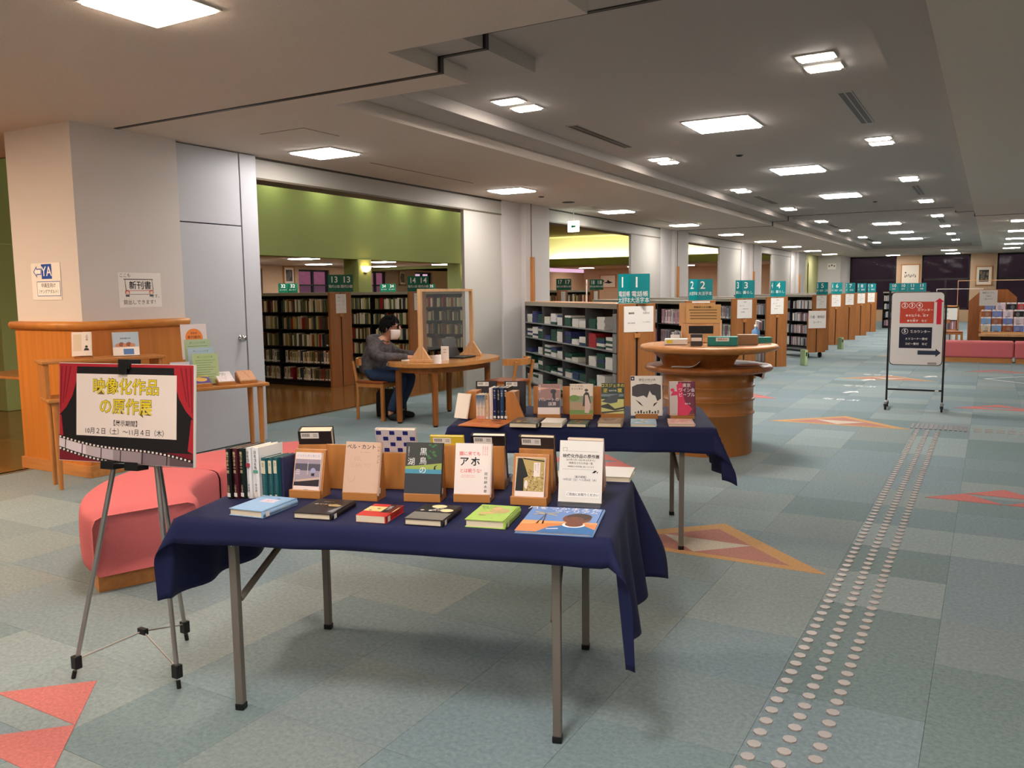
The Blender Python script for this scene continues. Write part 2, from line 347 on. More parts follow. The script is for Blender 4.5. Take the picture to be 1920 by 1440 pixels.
MB().bx(-9, 10, 43.8, 44, -.2, 6).build('dark_backdrop', mat('backdrop_dark', (50, 44, 46), .9, var=.3, vscale=.6), wf)  # added dark screen outside; keeps the dusk sky out of the far windows
wb = struct('wall_back', 'white wall behind'); MB().bx(-16.3, 8.2, -8.2, -8, 0, 3.1).build('plaster', WHITE, wb)
wg = struct('wall_right', 'white side wall'); MB().bx(8, 8.2, -8.2, 40.2, 0, 3.1).build('plaster', WHITE, wg)
# ---- outside the reading room windows
hs = thing('neighbour_house', 'house with a pinkish tiled roof seen through the reading room windows', 'house', (-24, 18, 0))
MB().bx(-3, 3, -9, 9, -1, 1.9).build('house_wall', col((150, 128, 140), .9), hs)
MB().add([(3.6, -9.6, 1.8), (3.6, 9.6, 1.8), (0, 9.6, 3.4), (0, -9.6, 3.4), (-3.6, -9.6, 1.8), (-3.6, 9.6, 1.8)], [(0, 1, 2, 3), (3, 2, 5, 4), (0, 3, 4), (1, 5, 2)]).build('roof', mat('roof_tile', (150, 96, 110), .8, var=.25, vscale=3, stretch=(1, 8, 1)), hs)

# ================================================================ CEILING LIGHTS
def diffuser(name, rgb, e):
    return mat(name, rgb, .5, emit=e, ecol=rgb)
D_COOL = diffuser('lamp_white', (255, 250, 246), LAMP_BIG); D_LOW = diffuser('lamp_low', (255, 250, 246), LAMP_BIG * .72); D_SMALL = diffuser('lamp_small', (255, 246, 236), LAMP_SMALL); D_FRONT = diffuser('lamp_front', (255, 232, 212), LAMP_FRONT); D_WARM_ADDED = diffuser('lamp_warm_added', (255, 222, 188), 62)
def mk_lamp(w_, d, dm):
    t = thing('ceiling_light', 'x', 'ceiling light')
    f = MB(); e = .022
    for a in ((-w_ / 2, w_ / 2, -d / 2, -d / 2 + e), (-w_ / 2, w_ / 2, d / 2 - e, d / 2), (-w_ / 2, -w_ / 2 + e, -d / 2 + e, d / 2 - e), (w_ / 2 - e, w_ / 2, -d / 2 + e, d / 2 - e)): f.bx(*a, -.01, 0)
    f.build('lamp_frame', col((214, 208, 200), .5), t); MB().bx(-w_ / 2 + e, w_ / 2 - e, -d / 2 + e, d / 2 - e, -.02, -.001).build('diffuser', dm, t)
    return t
NTH = 'first second third fourth fifth sixth seventh eighth ninth'.split()
PROTO = {}
def lamp(kind, x, y, z, label, group):
    dims = dict(low=(.54, .46, D_LOW), big=(.62, .62, D_COOL), small=(.25, .17, D_SMALL), front=(.47, .45, D_FRONT), warm=(.6, .6, D_WARM_ADDED))[kind]
    if kind not in PROTO:
        PROTO[kind] = mk_lamp(*dims); PROTO[kind].matrix_basis = T(x, y, z); tag(PROTO[kind], label, group=group)
    else: dup(PROTO[kind], T(x, y, z), label, group)
lamp('front', -3.5, 2.71, ZL, 'square ceiling light in the low ceiling above the easel', 'front lights')
for y in (-.9, -4.5): lamp('front', -3.5, y, ZL, 'square ceiling light out of sight behind', 'front lights')
for x, y in ((.9, .6), (.9, -3), (4, .6), (4, 4.2)): lamp('front', x, y, ZL, 'square ceiling light over the open hall behind', 'front lights')
for x, y in ((-1.07, .9), (-1.07, -2.7)): lamp('big', x, y, ZT, 'unseen large square light added in the coffer behind the camera', 'added coffer lights')  # unseen lamps added to brighten the book covers on the near tables
lamp('warm', -8.2, 1.5, ZL, 'unseen warm ceiling light added to brighten the column', 'added lights by the column'); lamp('warm', -6.6, 1.2, ZL, 'unseen warm ceiling light added to brighten the column', 'added lights by the column')  # out-of-frame warm lamps added to brighten the column's front face
for k in range(9): lamp('low', -5.66, 6.27 + 3.64 * k, ZL, '%s rectangular ceiling light from the grey door along the white piers' % NTH[k], 'lights along the piers')
for k, y in enumerate((8.0, 11.56, 15.12, 22.3, 26.0, 29.6)): lamp('big', -2.27, y, ZT, '%s large square coffer light beyond the %s shutter track' % (NTH[k % 3], 'stepped' if k < 3 else 'straight far'), 'coffer centre lights')
for k in range(8):
    for s_ in (-.155, .155):
        lamp('small', -3.49, 6.23 + 3.58 * k + s_, ZT, 'small pier-side coffer light, %s half of the %s pair from the stepped track' % ('track' if s_ < 0 else 'window', NTH[k]), 'small lights, pier side')
        lamp('small', -1.095, 6.23 + 3.58 * k + s_, ZT, 'small hall-side coffer light, %s half of the %s pair from the stepped track' % ('track' if s_ < 0 else 'window', NTH[k]), 'small lights, open side')
for x, ys in ((.55, (20.5, 24.2, 28.0, 31.4, 34.8)), (4.2, (11.5, 18, 25, 32)), (-1.42, (35.0, 38.4)), (-3.65, (38.6,))):
    for k, y in enumerate(ys): lamp('low', x, y, ZL, '%s low-ceiling light from the %s' % (NTH[k], {.55: 'straight far track, above the magazine rack', 4.2: 'side wall corner over the open hall', -1.42: 'far end of the coffer, before the framed pictures', -3.65: 'far windows beside the ink drawing'}[x]), 'lights of the far end')
for x in (-12.6, -14.6):
    for k, y in enumerate((13.2, 15.8, 18.4)): lamp('low', x, y, 2.22, '%s soffit light above the back shelves in the row by the %s' % (NTH[k], 'green wall' if x > -13 else 'reading room windows'), 'lights above the back shelves')
for x in (-15, -12.8, -10.6, -8.4): lamp('low', x, 32.6, 2.46, 'ceiling light in the soffit under the glowing cove', 'lights under the cove')
t = thing('cove_light', 'glowing strip light hidden behind the green cove band', 'strip light'); MB().bx(-16, -6.8, 31.0, 31.1, 2.56, 2.62).build('tube', diffuser('cove_glow', (255, 248, 214), 30), t); MB().bx(-16, -6.8, 30.96, 31.16, 2.52, 2.555).build('tray', WHITE, t)
dl = thing('downlight', 'round downlight washing the top of the green wall', 'downlight', (-10.7, 7, 3.66), group='green wall downlights')
MB().lathe([(.0, -.006), (.08, -.006)], 16).build('lens', diffuser('downlight_lens', (255, 255, 215), 42), dl); MB().lathe([(.08, -.008), (.1, -.004), (.1, 0)], 16).build('trim_ring', WHITE, dl)
for y in range(1, 10): dup(dl, T(-10.7, 7 + 1.25 * y, 3.66))
for k, y in enumerate((10, 14, 18, 22, 26)): lamp('low', -8.8, y, 3.66, 'ceiling light high above the reading room shelves', 'reading room lights')
# sconces
sc0 = thing('wall_sconce', 'glowing half-bowl sconce on a green column', 'wall lamp', (-10.97, 13.21, 1.98), group='sconces on green columns')
b = MB(); b.lathe([(.03, -.09), (.1, -.05), (.13, .03)], 20, 0, None, True, -R(90), R(90)); b.build('bowl', diffuser('sconce_glass', (255, 214, 150), 7), sc0); MB().bx(-.002, .03, -.05, .05, -.1, .02).build('bracket', STEEL, sc0)
for y in (16.91,): dup(sc0, T(-10.97, y, 1.98))
# vents, hatch, speaker
def vent(x, y, ln, z, label):
    t = thing('slot_diffuser', label, 'air vent', (x, y, z), group='slot vents'); MB().bx(-.06, .06, 0, ln, -.006, 0).build('vent_frame', CEILT, t)
    for q in (-.027, .027): MB().bx(q - .02, q + .02, .02, ln - .02, -.008, -.004).build('slot', BLACK, t)
for k, y in enumerate((7.27, 14.4, 21.6, 28.8)):
    vent(-3.5, y, 1.45, ZT, '%s long slot vent from the stepped track, pier side of the coffer' % NTH[k]); vent(-1.09, y, 1.45, ZT, '%s long slot vent from the stepped track, open side of the coffer' % NTH[k])
for y in (7.0, 12.6, 15.6): t = tag(MB().bx(-5.705, -5.695, y, y + 2.0, ZL - .003, ZL).build('ceiling_slot', col((92, 84, 76), .7)), 'thin dark slot in the low ceiling along the piers', 'slot', 'thin ceiling slots')
h = thing('access_hatch', 'square access hatch outline in the low ceiling', 'hatch', (-5.22, 5.48, ZL)); MB().bx(-.25, .25, -.22, .22, -.002, 0).build('hatch_gap', col((120, 110, 100), .8), h); MB().bx(-.243, .243, -.213, .213, -.004, -.001).build('hatch_panel', CEIL, h)
for x, y in ((-5.7, 11.73), (-5.7, 10.84)):
    tag(MB().lathe([(0, -.012), (.09 if y > 11 else .035, -.01), (.1 if y > 11 else .045, 0)], 20, 0, T(x, y, ZL)).build('ceiling_speaker' if y > 11 else 'smoke_sensor', col((60, 52, 46), .6)), 'round dark speaker grille in the low ceiling' if y > 11 else 'tiny dark sensor in the low ceiling', 'speaker' if y > 11 else 'sensor')
for x, y in ((-2.62, 9.95), (-1.9, 16.6)): tag(MB().lathe([(0, -.02), (.03, -.015), (.045, 0)], 14, 0, T(x, y, ZT)).build('smoke_sensor', BLACK), 'tiny dark sensor in the raised coffer', 'sensor', 'coffer sensors')
# ================================================================ BOOKCASES
SPINES = [(196, 186, 150), (170, 160, 110), (120, 70, 44), (214, 204, 176), (90, 98, 60), (150, 36, 34), (60, 62, 58), (222, 214, 190), (180, 150, 90), (44, 54, 70), (200, 190, 164), (132, 120, 76), (76, 52, 36), (204, 196, 150), (230, 224, 208), (98, 110, 80)]
SP_P = pal_mat('spine_palette'); SP_L = [col(c, .55) for c in SPINES]
WSP = [(210, 204, 202), (186, 120, 130), (226, 222, 220), (150, 140, 146), (196, 150, 160), (120, 130, 140), (230, 226, 224), (90, 92, 100), (170, 176, 186), (206, 196, 176)]
WSP_P = pal_mat('pale_spine_palette')
SPN = 'beige khaki rust-brown cream moss-green red charcoal ivory ochre slate-blue sand olive dark-brown pale-yellow off-white sage'.split(); WSN = 'light-grey dusty-rose white mauve-grey pink blue-grey bright-white dark-grey pale-blue buff'.split(); WSP_L = [col(c, .55) for c in WSP]
# one shelved book of unit size (x thickness, y depth, z height; spine on +y): cover, page block, call-number sticker, title strip
ub = MB()
ub.bx(-.5, .5, 0, 1, 0, 1, 0); ub.bx(-.36, .36, -.004, .93, .02, 1.004, 1)
ub.poly([(.4, 1.004, .05), (-.4, 1.004, .05), (-.4, 1.004, .17), (.4, 1.004, .17)], 2); ub.poly([(.2, 1.004, .5), (-.2, 1.004, .5), (-.2, 1.004, .9), (.2, 1.004, .9)], 3)
BOOK_ME = {k: ub.mesh('shelf_book', [m, PAGES, PAPER, col((66, 58, 50), .6)]) for k, m in (('warm', SP_P), ('pale', WSP_P))}
STUFF = MB()               # the shelved books past the limit, one joined object
NSHELF = [0]
WORD = dict(zip((1,2,3,4,5,6,7,8,9,10,11,13,14,15,16,17,18,20,32,33,34,35,36), 'one two three four five six seven eight nine ten eleven thirteen fourteen fifteen sixteen seventeen eighteen twenty thirty-two thirty-three thirty-four thirty-five thirty-six'.split()))
ORD = ['top', 'second', 'third', 'fourth', 'fifth', 'lowest']
def book_row(M, x0, x1, y, z, hmax, pal, label, single, fill=.985):
    x = x0
    while x < x1 - .012:
        w_ = rnd.uniform(.02, .046); h = hmax * rnd.uniform(.78, .97); d = rnd.uniform(.13, .16)
        if x + w_ > x1: break
        if rnd.random() > fill: x += rnd.uniform(.03, .1); continue
        B = M @ T(x + w_ / 2, y, z) @ RY(R(rnd.choice((0, 0, 0, 0, rnd.uniform(-3, 3)))))
        S = Matrix.Diagonal((w_ * .97, d, h, 1))
        if single and NSHELF[0] < 298:
            NSHELF[0] += 1; o = bpy.data.objects.new('shelf_book', BOOK_ME[pal]); COL.objects.link(o); o.matrix_basis = B @ S
            cs, ns_ = (SPINES, SPN) if pal == 'warm' else (WSP, WSN); q = rnd.randrange(len(cs)); o.color = lin(cs[q])
            tag(o, ns_[q] + ' ' + label, 'book', label.replace('book ', 'books ', 1))
        else:
            k = rnd.randrange(len(SPINES)) if pal == 'warm' else 20 + rnd.randrange(len(WSP))
            Q = B @ S
            STUFF.add([(-.5, 0, 0), (.5, 0, 0), (.5, 1, 0), (-.5, 1, 0), (-.5, 0, 1), (.5, 0, 1), (.5, 1, 1), (-.5, 1, 1)], [(3, 2, 1, 0), (0, 1, 5, 4), (1, 2, 6, 5), (2, 3, 7, 6), (3, 0, 4, 7)], k, Q); STUFF.add([(-.45, .01, 1), (.45, .01, 1), (.45, .97, 1), (-.45, .97, 1)], [(0, 1, 2, 3)], 16, Q)
        x += w_ + .0012
def bookcase(num, M, L, H, W, tiers, pal, dark=True, single=False, books=True, both=False, label=None, sign='teal', sides=1):
    """local x runs along the case from its end panel, +y is the face seen from the hall"""
    t = thing('bookcase', label or 'double-sided bookcase with wood end panel marked %s' % WORD[num], 'bookcase', M=M)
    sh = BLKM if dark else GREYM
    h2 = W / 2
    for s_ in (-1, 1): MB().bx(0, .04, s_ * .012 if s_ > 0 else -h2, h2 if s_ > 0 else -.012, 0, H).build('end_panel', ENDW, t, bevel=.003)
    MB().bx(.008, .04, -.02, .02, 0, H - .01).build('end_slot', BLACK, t)
    MB().bx(-.018, .01, -.035, .035, H - .385, H - .335).build('sign_clip', WOOD, t, bevel=.003)
    MB().bx(.04, L, -h2, h2, H - .05, H).build('top_board', mat('top_board_paint', (150, 142, 128), .5), t, bevel=.003)
    MB().bx(.04, L, -.008, .008, .06, H - .05).build('back_panel', col((46, 44, 42), .7), t)
    MB().bx(.04, L, -h2 + .03, h2 - .03, 0, .07).build('plinth', BLACK, t)
    nb = max(1, round(L / .9)); bw = (L - .05) / nb
    for i in range(nb + 1): MB().bx(.045 + bw * i - .008, .045 + bw * i + .008, -h2 + .01, h2 - .01, .07, H - .05).build('upright', sh, t)
    gap = (H - .05 - .08) / tiers
    for k in range(tiers):
        z = .08 + gap * k; MB().bx(.05, L, -h2 + .01, h2 - .01, z, z + .014).build('shelf', sh, t)
    if books:
        for k in range(tiers):
            z = .08 + gap * k + .014
            lab = 'book spine-out on the %s tier of the bookcase marked %s' % (ORD[tiers - 1 - k], WORD[num])
            for i in range(nb):
                xa, xb = .06 + bw * i, .045 + bw * (i + 1) - .015
                book_row(M, xa, xb - rnd.choice((0, 0, .02, .06)), h2 - .19, z, min(gap - .05, .215), pal, lab, single and i < single)
    return t
def v_sign(num, sub, M, w_=.22, h=.30, m=TEAL, a=28, ratio=1.0, label=None, group=None):
    """folded sign: left and right leaf, local -y is towards the aisle"""
    t = thing('aisle_sign', label or 'teal folded aisle sign numbered %s on its bookcase' % WORD[num], 'sign', M=M, group=group)
    for s_, ww in ((-1, w_ * ratio), (1, w_)):
        P = RZ(R(-a * s_ * -1)) if False else RZ(R(-s_ * a))
        lf = MB().bx(0 if s_ > 0 else -ww, ww if s_ > 0 else 0, 0, .004, 0, h).build('sign_leaf', m, t, P)
        b = MB(); cx = s_ * ww / 2; b.text(str(num), h * .5, cx - (ww * .16 if len(str(num)) < 2 else 0), h * .70, 0, UP, .002, bold=.012)
        lines = sub.split('/')
        for i, ln in enumerate(lines): b.text(ln, h * (.2 if len(lines) > 1 else .19), cx, h * (.31 - .21 * i), 0, UP, .002, bold=.006, sx=min(1, ww / (h * .2 * len(ln) * 1.02)))
        b.build('lettering', PAPER, lf)
    return t
def notice(M, w_, h, lines, label, size=.022, border=None, group=None):
    t = thing('notice', label, 'notice', M=M, group=group); MB().bx(-w_ / 2, w_ / 2, 0, .0015, 0, h).build('paper_sheet', PAPER, t)
    b = MB()
    for (s_, x, y, tx) in lines: b.text(tx, s_, x, y, 0, UP, .001, sx=.95)
    if border:
        for q in ((-w_ / 2, w_ / 2, 0, .008), (-w_ / 2, w_ / 2, h - .008, h), (-w_ / 2, -w_ / 2 + .008, 0, h), (w_ / 2 - .008, w_ / 2, 0, h)): b.rect(*q, 1, UP, .0012)
    b.build('lettering', [INK, col((196, 92, 52), .6)], t)
    return t
# diagonal cases 1-9 along the hall: end panel faces the aisle at 45 degrees
ENDY = {1: 9.03, 2: 11.42, 3: 13.77, 4: 16.15, 5: 20.83, 6: 22.98, 7: 25.33, 8: 27.75, 9: 30.2}
SUBS = {1: '電話帳/大活字本', 2: '大活字本', 3: '暮らし', 4: '暮らし', 5: '健康・工学', 6: '芸術・工芸', 7: '芸術', 8: '音楽', 9: '美術'}
for n, y in ENDY.items():
    M = T(-3.3 - .159, y - .159, 0) @ RZ(R(135)); W = .45
    if n == 1:
        continue
    bookcase(n, M, 3.6 if n < 8 else 3.0, 1.31, W, 4, 'pale', single={2: 1, 3: 1}.get(n, 0))
    A = M @ RZ(R(-90))        # aisle frame: -y looks out of the end panel
    v_sign(n, SUBS[n], A @ T(-.02, .06, 1.312) @ RZ(R({2: -4, 3: 2, 4: 8, 5: 8}.get(n, 6))), .2, .29, m=TEAL, ratio=.9, a=26)
    notice(A @ T(.0, -.004, .99 if n > 2 else 1.06), .27, .30 if n > 2 else .24, [(.022, 0, .26, 'ご案内'), (.016, -.05, .2, '暮らし 生活'), (.016, .02, .15, '家庭 料理 手芸'), (.016, -.03, .1, '育児 健康')] if n > 2 else [(.018, -.06, .18, '大活字本'), (.018, .07, .18, '大活字本'), (.012, -.06, .05, '文字の大きな本'), (.012, .07, .05, '文字の大きな本')],
           'white subject list hanging on the end panel of bookcase %s' % WORD[n])
tr_ = thing('book_rack', 'low wheeled wooden rack with framed orange sign beside bookcase five', 'rack', M=T(-3.15, 18.35, 0) @ RZ(R(42)))
for s_ in (-1, 1): MB().bx(-.21 if s_ < 0 else .012, -.012 if s_ < 0 else .21, 0, .03, .12, .86).build('end_panel', ENDW, tr_)
MB().bx(-.02, .02, .006, .03, .12, .85).build('end_slot', BLACK, tr_); MB().bx(-.2, .2, .03, 1.2, .12, .16).build('rack_base', BLKM, tr_)
for x in (-.15, .15): MB().lathe([(0, -.015), (.06, -.015), (.06, .015), (0, .015)], 16, 0, T(x, .1, .06) @ RY(R(90))).build('wheel', BLACK, tr_)
notice(T(-3.15, 18.35, 0) @ RZ(R(42)) @ T(0, -.012, .62), .42, .38, [(.062, 0, .24, '介護・闘病記'), (.055, 0, .13, 'コーナー')], 'orange framed sign lettered in black on the wheeled rack', border=1)
# reading-room cases 13-18: square to the hall
for k, n in enumerate(range(13, 19)):
    y = (10.1, 12.15, 14.15, 16.1, 18.0, 19.9)[k]
    M = T(-8.9, y, 0) @ RZ(R(180))
    bookcase(n, M, 2.2 if n == 13 else 2.6, 1.49, .5, 5, 'warm', single=2 if n == 13 else 0)
    A = T(-8.9, y, 0) @ RZ(R(90)) @ T(0, 0, 0)
    v_sign(n, '現代小説', A @ T(0, -.0, 1.492) @ RZ(R(-40)), .2, .27, m=TEALD, a=14, label='dark green folded aisle sign numbered %s in the reading room' % WORD[n])
    notice(A @ T(0, -.006, 1.16), .24, .3, [(.02, -.05, .25, '作家名'), (.018, -.05, .19, 'あ 行'), (.018, .05, .19, 'か 行'), (.018, -.05, .13, 'さ 行'), (.018, .05, .13, 'た 行')], 'white author list hanging on the end panel of bookcase %s' % WORD[n])
for k, n in enumerate((32, 33, 34, 35, 36)):
    M = T(-13.0, 13.1 + 1.7 * k, 0) @ RZ(R(180)); bookcase(n, M, 2.4, 1.5, .45, 4, 'warm')
    v_sign(n, 'エッセイ', T(-13.0, 13.1 + 1.7 * k, 1.502) @ RZ(R(50)), .2, .2, m=TEALD, a=10, label='dark green folded aisle sign numbered %s at the back of the reading room' % WORD[n])
M = T(-3.3, 32.6, 0) @ RZ(R(180)); 
bookcase(10, T(-1.9, 33.2, 0) @ RZ(R(180)), 1.5, 1.31, .45, 4, 'pale'); v_sign(10, '絵本', T(-2.9, 33.0, 1.312), .3, .3, a=8); v_sign(11, '児童', T(-2.3, 33.0, 1.312), .3, .3, a=8)
bookcase(20, T(-7.6, 3.1 + 5.2, 0) @ RZ(R(180)) if False else T(-9.2, 7.9, 0) @ RZ(R(180)), 1.5, 1.49, .5, 5, 'warm', label='dark bookcase full of books glimpsed beyond the column')
# ---- case 1: grey pigeonholes with phone books
M1 = T(-3.459, 8.871, 0) @ RZ(R(135)); A1 = M1 @ RZ(R(-90))
t = thing('pigeonhole_bookcase', 'grey steel pigeonhole bookcase with wood end panel marked one', 'bookcase', M=M1); H = 1.31; h2 = .225; L1 = 3.75
for s_ in (-1, 1): MB().bx(0, .04, .012 if s_ > 0 else -h2, h2 if s_ > 0 else -.012, 0, H).build('end_panel', ENDW, t, bevel=.003)
MB().bx(.008, .04, -.02, .02, 0, H - .01).build('end_slot', BLACK, t); MB().bx(-.02, .01, -.035, .035, H - .385, H - .335).build('sign_clip', WOOD, t, bevel=.003)
MB().bx(.04, L1, -h2, h2, H - .05, H).build('top_board', WOODH, t, bevel=.003); MB().bx(.04, L1, h2, h2 + .012, H - .06, H - .005).build('top_rail', mat('top_board_paint', (150, 142, 128), .5), t)
MB().bx(.04, L1, -.01, .01, .06, H - .05).build('back_panel', col((60, 50, 44), .7), t); MB().bx(.04, L1, -h2 + .03, h2 - .04, 0, .06).build('plinth', BLACK, t)
nb, tiers = 4, 5; bw = (L1 - .14) / nb; gap = (H - .12 - .05) / tiers
b = MB()
for k in range(tiers): MB().bx(.05, .13, .0, h2 + .02, .07 + gap * k + .012, .07 + gap * (k + 1) - .016).build('side_plate', GREYM, t, bevel=.004)
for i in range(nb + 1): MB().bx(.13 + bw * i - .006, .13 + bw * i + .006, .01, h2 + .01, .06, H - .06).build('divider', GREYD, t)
for k in range(tiers): MB().bx(.05, L1, .01, h2 + .015, .07 + gap * k, .07 + gap * k + .016).build('shelf', GREYM, t)
PBC = [(228, 226, 224), (30, 58, 96), (232, 228, 222), (20, 66, 54), (226, 224, 218), (36, 44, 100), (214, 212, 196), (24, 72, 56)]
pbm = {c: MB().bx(-.095, .095, 0, .2, .001, .999, 0).bx(-.096, .096, .002, .2005, .12, .9, 1).mesh('phone_book', [col(c, .5), col(tuple(min(255, int(v * .9 + 20)) for v in c), .8)]) for c in PBC + [(170, 30, 40)]}
NPB = 0
for i in range(nb):
    for k in range(tiers):
        for q in range(3):
            if (i, k, q) in ((3, 2, 1), (0, 4, 0), (1, 2, 0)): continue
            n = rnd.choice((2, 3, 3, 4, 5, 5)); z = .07 + gap * k + .017; c1 = rnd.choice(PBC); xq = .13 + bw * i + .15 + q * .285 + rnd.uniform(-.01, .01)
            for s_ in range(n):
                c = c1 if rnd.random() < .7 else rnd.choice(PBC)
                if (i, k, q) == (0, 3, 2): c = (170, 30, 40)
                th = rnd.uniform(.022, .04)
                if z + th > .07 + gap * (k + 1) - .01: break
                o = bpy.data.objects.new('phone_book', pbm[c]); COL.objects.link(o); NPB += 1
                o.matrix_basis = M1 @ T(xq, .02, z) @ RZ(R(rnd.uniform(-2, 2))) @ Matrix.Diagonal((1.25, 1, th, 1)); z += th + .0005
                tag(o, '%s phone book on the %s tier, %s pigeonhole bay from the end panel' % ('red' if c[0] == 170 else 'white' if c[0] > 200 else 'navy' if c[2] > c[1] else 'dark green', ORD[tiers - 1 - k], ('first', 'second', 'third', 'fourth')[i]), 'phone book', 'phone books, %s tier' % ORD[tiers - 1 - k])
v_sign(1, '電話帳/大活字本', A1 @ T(-.06, .06, 1.312) @ RZ(R(-12)), .23, .33, m=TEAL, a=30, ratio=.75)
notice(A1 @ T(.02, -.004, .99), .36, .29, [(.026, -.09, .21, '電話帳'), (.022, .09, .21, '大活字本'), (.016, -.09, .10, '全国の電話帳'), (.014, .09, .11, 'シリーズ別の本')], 'white two-column notice on the end panel of the pigeonhole bookcase')
notice(M1 @ T(1.9, -.1, 1.312) @ RZ(R(165)), .2, .3, [(.03, 0, .23, '電話帳は'), (.03, 0, .16, 'コピー'), (.03, 0, .09, 'できます')], 'small white upright card on top of the pigeonhole bookcase')
# ================================================================ TABLES WITH CLOTHS
def cloth(a, b_, of, ob_, ol, orr, seed, z0=.702):
    """cloth draped over a 2a x 2b top; overhang front, back, left, right"""
    st = .022; us = []; vs_ = []
    n = round((2 * a + ol + orr) / st); m = round((2 * b_ + of + ob_) / st); rr = .014; ph = seed * 1.7
    me = MB(); V = []
    for j in range(m + 1):
        for i in range(n + 1):
            u = -a - ol + (2 * a + ol + orr) * i / n; v = -b_ - of + (2 * b_ + of + ob_) * j / m
            du = max(0, abs(u) - a); dv = max(0, abs(v) - b_); su = 1 if u > 0 else -1; sv = 1 if v > 0 else -1
            r = math.hypot(du, dv); cu_ = max(-a, min(a, u)); cv = max(-b_, min(b_, v))
            if r < 1e-6: V.append((u, v, z0 + .0015 * noise.noise((u * 5, v * 5, seed)))); continue
            if r < rr * 1.5708: h = rr * math.sin(r / rr); dz = rr * (1 - math.cos(r / rr))
            else: h = rr; dz = rr + r - rr * 1.5708
            fl = max(0, r - .02)
            if du > 0 and dv > 0:
                f = math.sin(2 * math.atan2(dv, du)); h += fl * (.10 + .42 * f * f); dz *= 1 - .07 * f
                ang = math.atan2(dv, du); V.append((cu_ + su * h * math.cos(ang), cv + sv * h * math.sin(ang), z0 - dz))
            else:
                s_ = u if dv > 0 else v + 3
                wv = .35 * noise.noise((s_ * 4.5 + ph, seed, 0)) + .12 * math.sin(s_ * 19 + ph)
                h += fl * (.10 + .5 * wv)
                V.append((cu_ + su * h * (du > 0), cv + sv * h * (dv > 0), z0 - dz + (.012 * math.sin(s_ * 3 + ph) * fl / .15)))
    F = [(j * (n + 1) + i, j * (n + 1) + i + 1, (j + 1) * (n + 1) + i + 1, (j + 1) * (n + 1) + i) for j in range(m) for i in range(n)]
    me.add(V, F, sm=True)
    return me
def folding_table(M, label, a, b_, lu, lv):
    t = thing('folding_table', label, 'table', M=M, group='folding tables under navy cloths')
    MB().bx(-a, a, -b_, b_, .672, .7).build('table_top', col((150, 120, 86), .5), t, bevel=.004)
    for su in (-1, 1):
        for sv in (-1, 1):
            x, y = su * lu, sv * lv; lg = MB().bx(x - .014, x + .014, y - .014, y + .014, .02, .672).build('leg', LEG, t, bevel=.003)
            MB().bx(x - .016, x + .016, y - .016, y + .016, 0, .024).build('foot_cap', BLACK, lg, bevel=.003)
            MB().lathe([(0, .003), (.006, .002), (.007, 0)], 10, 0, T(x, y - .014, .6) @ RX(R(90))).build('rivet', STEEL, lg)
        x = su * lu
        MB().tube([(x - su * .01, -lv + .01, .40), (x - su * .06, lv - .12, .66)], .013, 6, sm=False).build('brace', LEG, t)
        MB().bx(x - .012, x + .012, -lv, lv, .645, .672).build('cross_rail', LEG, t)
    return t
T1 = T(-1.805, 2.4575, 0) @ RZ(R(17.5)); T2t = T(-2.12, 4.54, 0) @ RZ(R(23)); T2 = T(-2.12, 4.54, 0) @ RZ(R(21))
folding_table(T1, 'folding table with grey legs under the navy cloth beside the easel', .72, .405, .565, .36)
folding_table(T2t, 'folding table with grey legs under the navy cloth beside the round counter', .72, .405, .565, .37)
def put_cloth(M, args, label):
    o = cloth(*args).build('tablecloth', NAVY, M=M); tag(o, label, 'tablecloth', 'navy tablecloths')
    s_ = o.modifiers.new('solid', 'SOLIDIFY'); s_.thickness = .0015; s_.offset = 1
put_cloth(T1, (.735, .42, .092, .2, .30, .42, 1.0), 'navy tablecloth with long corner tail on the table beside the easel')
put_cloth(T2t, (.735, .42, .15, .2, .24, .30, 4.2), 'navy tablecloth on the table beside the round counter')
ZC = .7045      # top of the cloth
# ================================================================ DISPLAY BOOKS
def book_parts(t, w_, h, th, cov, art=None, spine=None, hard=True, pages=PAGES, spine_right=True):
    """lying book: x width, y height, cover up; spine at +x"""
    c = .0022 if hard else .0008; o = .003 if hard else 0
    b = MB(); b.bx(-w_ / 2, w_ / 2, 0, h, 0, c); b.bx(-w_ / 2, w_ / 2, 0, h, th - c, th)
    sx = w_ / 2
    n = 6; prof = [(sx - .003 + .006 * math.sin(math.pi * i / n) * (1 if hard else .3), th * i / n) for i in range(n + 1)]
    b.prism([(p[0], p[1]) for p in prof] + [(sx - .006, th), (sx - .006, 0)], 0, h, 0, Matrix(((1, 0, 0, 0), (0, 0, 1, 0), (0, 1, 0, 0), (0, 0, 0, 1))))
    b.build('cover', cov, t)
    MB().bx(-w_ / 2 + o + .001, w_ / 2 - .005, o, h - o, c, th - c).build('page_block', pages, t)
    if art:
        a = MB(); mats = art(a, w_, h, T(0, 0, th + .0004)); a.build('cover_print', mats, t)
    if spine:
        a = MB(); S = T(sx + .0045 if hard else sx + .0012, 0, th / 2) @ Matrix(((0, 0, 1, 0), (1, 0, 0, 0), (0, 1, 0, 0), (0, 0, 0, 1)))   # panel x->book y, y->z, z->+x
        mats = spine(a, h, th, S); a.build('spine_print', mats, t)
def book(label, w_, h, th, cov, M, art=None, spine=None, hard=True, group=None, pages=PAGES, name='book'):
    t = thing(name, label, 'book', M=M, group=group); book_parts(t, w_, h, th, cov, art, spine, hard, pages); return t
STK = lambda a, h, th, S: (a.rect(.012, .032, -th * .38, th * .38, 0, S, .0005), [PAPER])[1]      # call-number sticker only
